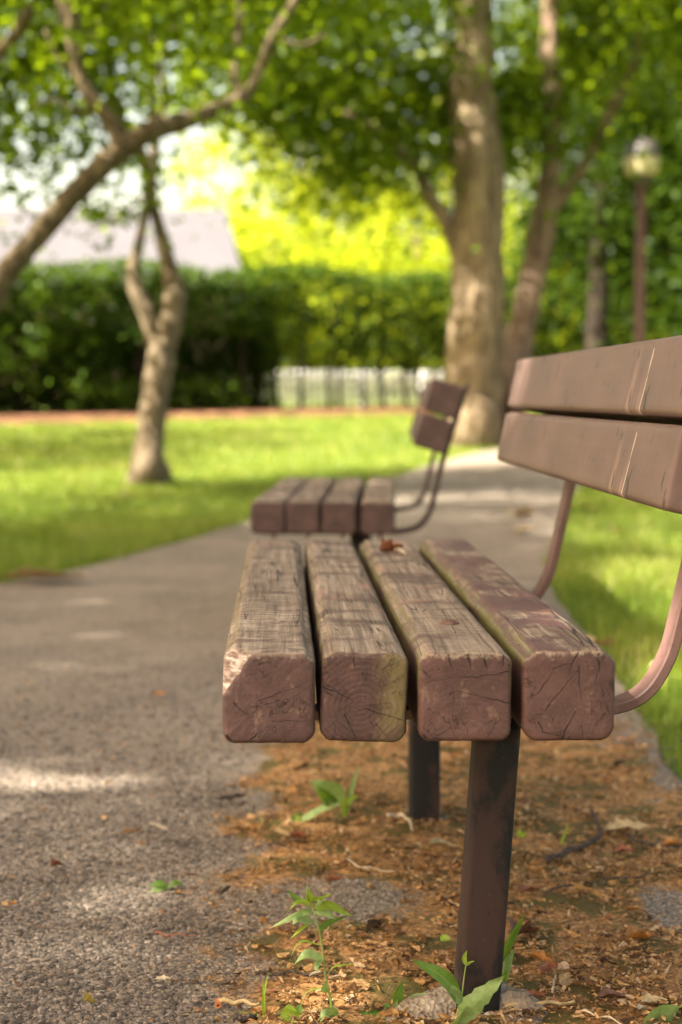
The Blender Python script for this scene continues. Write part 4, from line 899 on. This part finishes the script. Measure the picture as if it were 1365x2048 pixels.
weed("low dark leaves lying flat between the tall weed and the footing", (735, 2040), 1.72, None,
     [((690, 2046), (730, 2026), (785, 2026), .012, M_W3, .0, D1, 0, .2), ((735, 2044), (760, 2034), (770, 2038), .010, M_W3, -.01, D1, 0, .2), ((765, 2036), (770, 2014), (782, 2008), .010, M_W3, .006, D1, 0, .2)])
weed("single broad green leaf at the foot of the tall weed", (580, 2050), 1.70, None,
     [((592, 2052), (580, 2030), (578, 2008), .022, M_W1, .0, Vector((1, .1, .1)), 0, .12), ((585, 2040), (597, 2022), (600, 2006), .010, M_W3, .006, XV, 0, .3), ((620, 2052), (622, 2042), (619, 2032), .005, M_W1, .0, XV, 0, .3)])
weed("thin grass sprout standing left of the tall weed", (530, 2050), 1.71, None,
     [((530, 2048), (527, 1995), (538, 1942), .0035, M_W1, .006, XV, 0, .5), ((530, 2050), (528, 1998), (526, 1962), .003, M_W1, -.006, XV, 0, .5), ((528, 2050), (518, 2030), (470, 2022), .002, M_W1, .0, UP, 0, .3)], cat="grass tuft", name="grass_sprout")
weed("rounded light green leaf in the lower right corner", (1300, 2062), 1.69, None,
     [((1290, 2066), (1318, 2036), (1362, 2013), .035, M_W2, .012, Vector((.55, .35, -.6)), 0, .1)])
Zd = 2.50
weed("broad leaved seedling with a rolled upright leaf under the bench", (590, 1668), Zd, None,
     [((676, 1612), (660, 1585), (622, 1562), .040, M_W2, -.03, Vector((.75, .2, .6)), 0, .3), ((676, 1614), (652, 1592), (634, 1574), .018, M_W3, -.045, Vector((.7, .2, .6)), 0, .3), ((600, 1640), (640, 1616), (682, 1606), .024, M_W2, -.03, D1, 0, .2), ((545, 1668), (580, 1645), (625, 1632), .020, M_W1, .0, D1, 0, .2), ((580, 1640), (600, 1632), (622, 1640), .014, M_W3, .02, D1, 0, .2)])
weed("upright two bladed sprout beside the rolled leaf under the bench", (692, 1635), Zd, None,
     [((692, 1634), (702, 1585), (719, 1526), .009, M_W2, .01, XV, 0, .4), ((690, 1635), (692, 1606), (718, 1590), .013, M_W1, .0, XV, 0, .4)], name="sprout")
weed("dark low leaf lying at the moss edge under the bench", (460, 1668), Zd, None, [((418, 1658), (455, 1662), (500, 1670), .016, M_W3, .0, D1, 0, .2), ((522, 1662), (526, 1645), (520, 1634), .009, M_W2, .0, XV, 0, .3), ((534, 1660), (536, 1648), (542, 1640), .006, M_W1, .0, XV, 0, .3)])
weed("weed with two small leaves showing past the right side of the front leg", (1006, 1960), 1.80, None,
     [((1002, 1925), (1020, 1880), (1052, 1825), .012, M_W3, .0, Vector((.8, .3, .4)), 0, .3), ((1002, 1985), (1012, 1930), (1032, 1893), .013, M_W2, .0, Vector((.8, .3, .4)), 0, .3), ((900, 1880), (888, 1876), (885, 1868), .009, M_W1, .02, D1, 0, .3), ((1003, 1975), (1008, 1955), (1012, 1940), .008, M_W1, .0, XV, 0, .3)])
weed("small green sprig lying on the bare asphalt", (333, 1778), 2.16, None,
     [((335, 1775), (318, 1768), (298, 1772), .013, M_W3, .0, D1, 0, .2), ((335, 1775), (348, 1764), (366, 1768), .013, M_W3, .0, D1, 0, .2), ((335, 1776), (310, 1781), (303, 1786), .009, M_W2, -.01, D1, 0, .2)], name="leaf_sprig", cat="leaf sprig")
for i, (px, py, lab) in enumerate(((1120, 1690, "thin yellowish grass blade beside the forked twig"), (1042, 1676, "tiny green seedling right of the front leg"))):
    Zs = gnd(px, py).y
    weed(lab, (px, py), Zs, None, [((px, py), (px + 8, py - 18), (px + 18, py - 46), .004, M_W1, .0, XV, 0, .4)] if i == 0 else [((px, py), (px + 5, py - 8), (px + 14, py - 12), .01, M_W1, .0, D1, 0, .3), ((px, py), (px - 3, py - 10), (px - 2, py - 20), .008, M_W1, .0, XV, 0, .3)], name="seedling", cat="seedling")

M_DEAD = {}
for nm, c in (("orange", (.50, .20, .035)), ("tan", (.50, .36, .17)), ("rust", (.30, .105, .045)), ("cream", (.58, .48, .33)), ("brown", (.16, .075, .04)), ("yellow", (.55, .40, .08))):
    g = G("dead_leaf_" + nm); n_ = g.noise(g.tc.outputs['Object'], 90, 4, .65)
    M_DEAD[nm] = g.fin(g.mix(g.ss(n_, .38, .66), tuple(v * .55 for v in c), c), .6, .3, g.bump(n_, .3, .002))
def dead_leaf(px, py, ln, wd, ang, colr, label, curl=.6, lobed=0, z=.021, grp="fallen leaves on the ground", P=None, name="fallen_leaf"):
    p = P if P is not None else gnd(px, py, z); rg = random.Random(px * 7 + py); V = []; nu, n = 7, 12
    for i in range(n):
        t = i / (n - 1); wv = wd * .5 * max(.02, math.sin(math.pi * min(1, t * .97 + .015)) ** .8)
        if lobed: wv *= .45 + .75 * abs(math.sin(t * math.pi * lobed))
        for k in range(nu):
            u = -1 + 2 * k / (nu - 1)
            V.append(((t - .5) * ln, u * wv, curl * wv * u * u * (1 + .4 * math.sin(t * 6 + rg.random() * .6)) + .10 * ln * math.sin(t * 3.0 + px) * curl + .002 * rg.random()))
    zmin = min(v[2] for v in V); V = [(a_, b_, c_ - zmin) for a_, b_, c_ in V]
    Fc = [(i * nu + k, i * nu + k + 1, (i + 1) * nu + k + 1, (i + 1) * nu + k) for i in range(n - 1) for k in range(nu - 1)]
    o = mesh(name, V, Fc, M_DEAD[colr], None, True, loc=(p.x, p.y, p.z - .004), rot=(R(rg.uniform(-8, 8)), R(rg.uniform(-8, 8)), R(ang)))
    return tag(o, label, "leaf", grp)
dead_leaf(1278, 1874, .052, .018, 38, "orange", "curled bright orange leaf right of the front leg", 1.2)
dead_leaf(1255, 1655, .070, .050, 10, "tan", "large ragged tan leaf lying behind the forked twig", .35, 4)
dead_leaf(1250, 1700, .032, .022, 0, "rust", "rust coloured leaf in front of the ragged tan leaf", .5)
dead_leaf(1345, 1687, .034, .022, 15, "orange", "orange leaf at the right frame edge near the dark twig", .6)
dead_leaf(888, 1690, .050, .024, 20, "tan", "tan leaf on the ground beside the rear leg", .6)
dead_leaf(838, 1734, .020, .016, 60, "orange", "small glowing orange leaf below the rear leg", .6)
dead_leaf(600, 1670, .030, .022, 10, "rust", "folded rust leaf below the rolled green leaf", .7)
dead_leaf(560, 1668, .032, .018, -20, "tan", "pale brown leaf left of the folded rust leaf", .7)
dead_leaf(670, 1756, .026, .012, 10, "rust", "thin red brown leaf above the tall weed", .8)
dead_leaf(1063, 1778, .034, .026, 30, "rust", "red leaf scrap to the right of the front leg, halfway down", .5, 2)
dead_leaf(1270, 1816, .028, .008, 0, "orange", "narrow orange leaf strip above the curled orange leaf", .5)
dead_leaf(1060, 1990, .036, .020, 5, "rust", "flat dark red leaf just above the concrete footing", .5)
dead_leaf(1050, 1868, .040, .034, 40, "brown", "dusky crumpled leaf right of the leg above the footing", .9, 2)
dead_leaf(1082, 1918, .030, .022, -20, "orange", "bright torn orange leaf right of the leg", .6, 3)
dead_leaf(1098, 1935, .026, .018, 40, "rust", "torn rust leaf next to the bright torn orange one", .6, 2)
dead_leaf(1020, 1972, .014, .010, 0, "yellow", "tiny yellow leaf touching the right side of the leg", .6)
dead_leaf(1310, 2000, .034, .022, 15, "tan", "pinkish tan leaf above the lower right green leaf", .5)
dead_leaf(1225, 1990, .036, .022, 10, "brown", "dull brown leaf left of the pinkish tan one", .5)
dead_leaf(895, 1972, .022, .018, 60, "tan", "small pale leaf behind the dandelion", .5)
dead_leaf(1290, 2015, .018, .014, 30, "cream", "small peach leaf scrap beside the lower right green leaf", .6)
dead_leaf(633, 1945, .016, .010, 10, "cream", "cream seed scale beside the tall weed stem", .6)
dead_leaf(113, 1728, .018, .014, 40, "rust", "rust brown curled leaf alone on the asphalt", 1.2)
dead_leaf(325, 1955, .020, .012, -20, "cream", "pale cream flake on the lower asphalt", .5)
dead_leaf(178, 2000, .014, .012, 30, "yellow", "yellowish curled bud near the bottom of the asphalt", 1.3)
dead_leaf(315, 1650, .034, .012, -15, "cream", "pale bark strip on the path left of the bench", .4)
dead_leaf(26, 1803, .010, .009, 0, "orange", "little orange flake at the left edge of the asphalt", .5)
dead_leaf(318, 1386, .030, .016, 0, "orange", "small orange leaf on the path left of the near bench end", .5)
dead_leaf(1202, 1292, .10, .085, 25, "tan", "yellow tan leaf in the grass behind the bench", .5, 3, .05)
dead_leaf(1045, 1033, .16, .14, 40, "tan", "big pale leaf lying on the path behind the bench", .6, 3)
dead_leaf(1048, 1062, .10, .06, 0, "tan", "smaller dull leaf on the path just nearer than the big pale one", .5)
dead_leaf(90, 1158, .30, .16, 5, "tan", "pile of tan leaves at the left lawn edge", .4, 5)
dead_leaf(1285, 1000, .11, .08, 5, "tan", "tan leaf on the lawn below the backrest", .4, 2, .05)
dead_leaf(1320, 1330, .05, .03, 5, "cream", "white petal in the grass right of the near arm", .4, 0, .05)
dead_leaf(1240, 1060, .10, .06, 5, "tan", "faded leaf in the right lawn", .4, 2, .05)
ps = at(783, 1106, 2.52); ps.z = SEAT_TOP + .004
dead_leaf(783, 1106, .040, .030, 20, "rust", "brown curled leaf debris on the far end of the third slat", 1.1, 2, P=ps, grp="leaf bits on the seat")
pq = at(800, 1112, 2.49); pq.z = SEAT_TOP + .004
dead_leaf(800, 1112, .022, .014, -30, "cream", "pale leaf scrap beside the brown debris on the third slat", .8, 0, P=pq, grp="leaf bits on the seat")
M_TW = bark_mat("twig_bark", (.075, .055, .042), (.21, .165, .13), 14)
def twig(pts, r, label, mat=None, z=.019, name="twig"):
    P = [gnd(x, y, z) for x, y in pts]
    b = P[0]; m = MB(); Q = crom([tuple(p - b) for p in P], 5); n = len(Q)
    m.tube([Vector(q) + Vector((0, 0, .002 * math.sin(i * 1.3))) for i, q in enumerate(Q)], [r * (1 - .5 * i / n) for i in range(n)], 8, .25, seed=r * 1000)
    o = m.build(name, mat or M_TW, None, loc=b); return tag(o, label, "twig", "twigs on the ground")
twig([(1092, 1722), (1130, 1705), (1175, 1688), (1200, 1668), (1192, 1640), (1183, 1618)], .0052, "thick grey bent twig right of the front leg")
twig([(1258, 1672), (1275, 1684), (1330, 1692), (1365, 1690)], .003, "dark thin twig by the right frame edge")
twig([(440, 1598), (470, 1592), (492, 1588)], .0045, "short dark stick under the left slat")
twig([(510, 1948), (570, 1946), (640, 1948), (690, 1945)], .0022, "long dark stick lying behind the tall weed")
twig([(440, 2002), (480, 2004), (520, 2008)], .0032, "pinkish stick with a broken end at the bottom", M_DEAD["tan"])
twig([(465, 2038), (495, 2034), (512, 2030)], .0035, "short grey stick piece at the bottom edge")
twig([(690, 1718), (730, 1735), (790, 1742)], .0014, "pale curved straw between leg and tall weed", M_DEAD["cream"])
twig([(1160, 2022), (1210, 2034), (1260, 2052)], .0012, "long pale straw at the bottom right", M_DEAD["cream"])
twig([(1105, 1985), (1108, 1965), (1112, 1950)], .0014, "tiny upright straw right of the leg", M_DEAD["cream"])
twig([(775, 1632), (800, 1630), (818, 1640), (826, 1662)], .0028, "pale bent root arching beside the rear leg", M_DEAD["cream"], .03)
twig([(1010, 2012), (1080, 2008), (1150, 2003)], .003, "flat weathered stick behind the footing", M_DEAD["tan"])
twig([(1100, 1780), (1200, 1762), (1300, 1748)], .0016, "faint dark stem crossing the moss at the right", None)
twig([(310, 1866), (345, 1870), (400, 1869)], .0012, "thin reddish stem on the asphalt", M_DEAD["rust"])
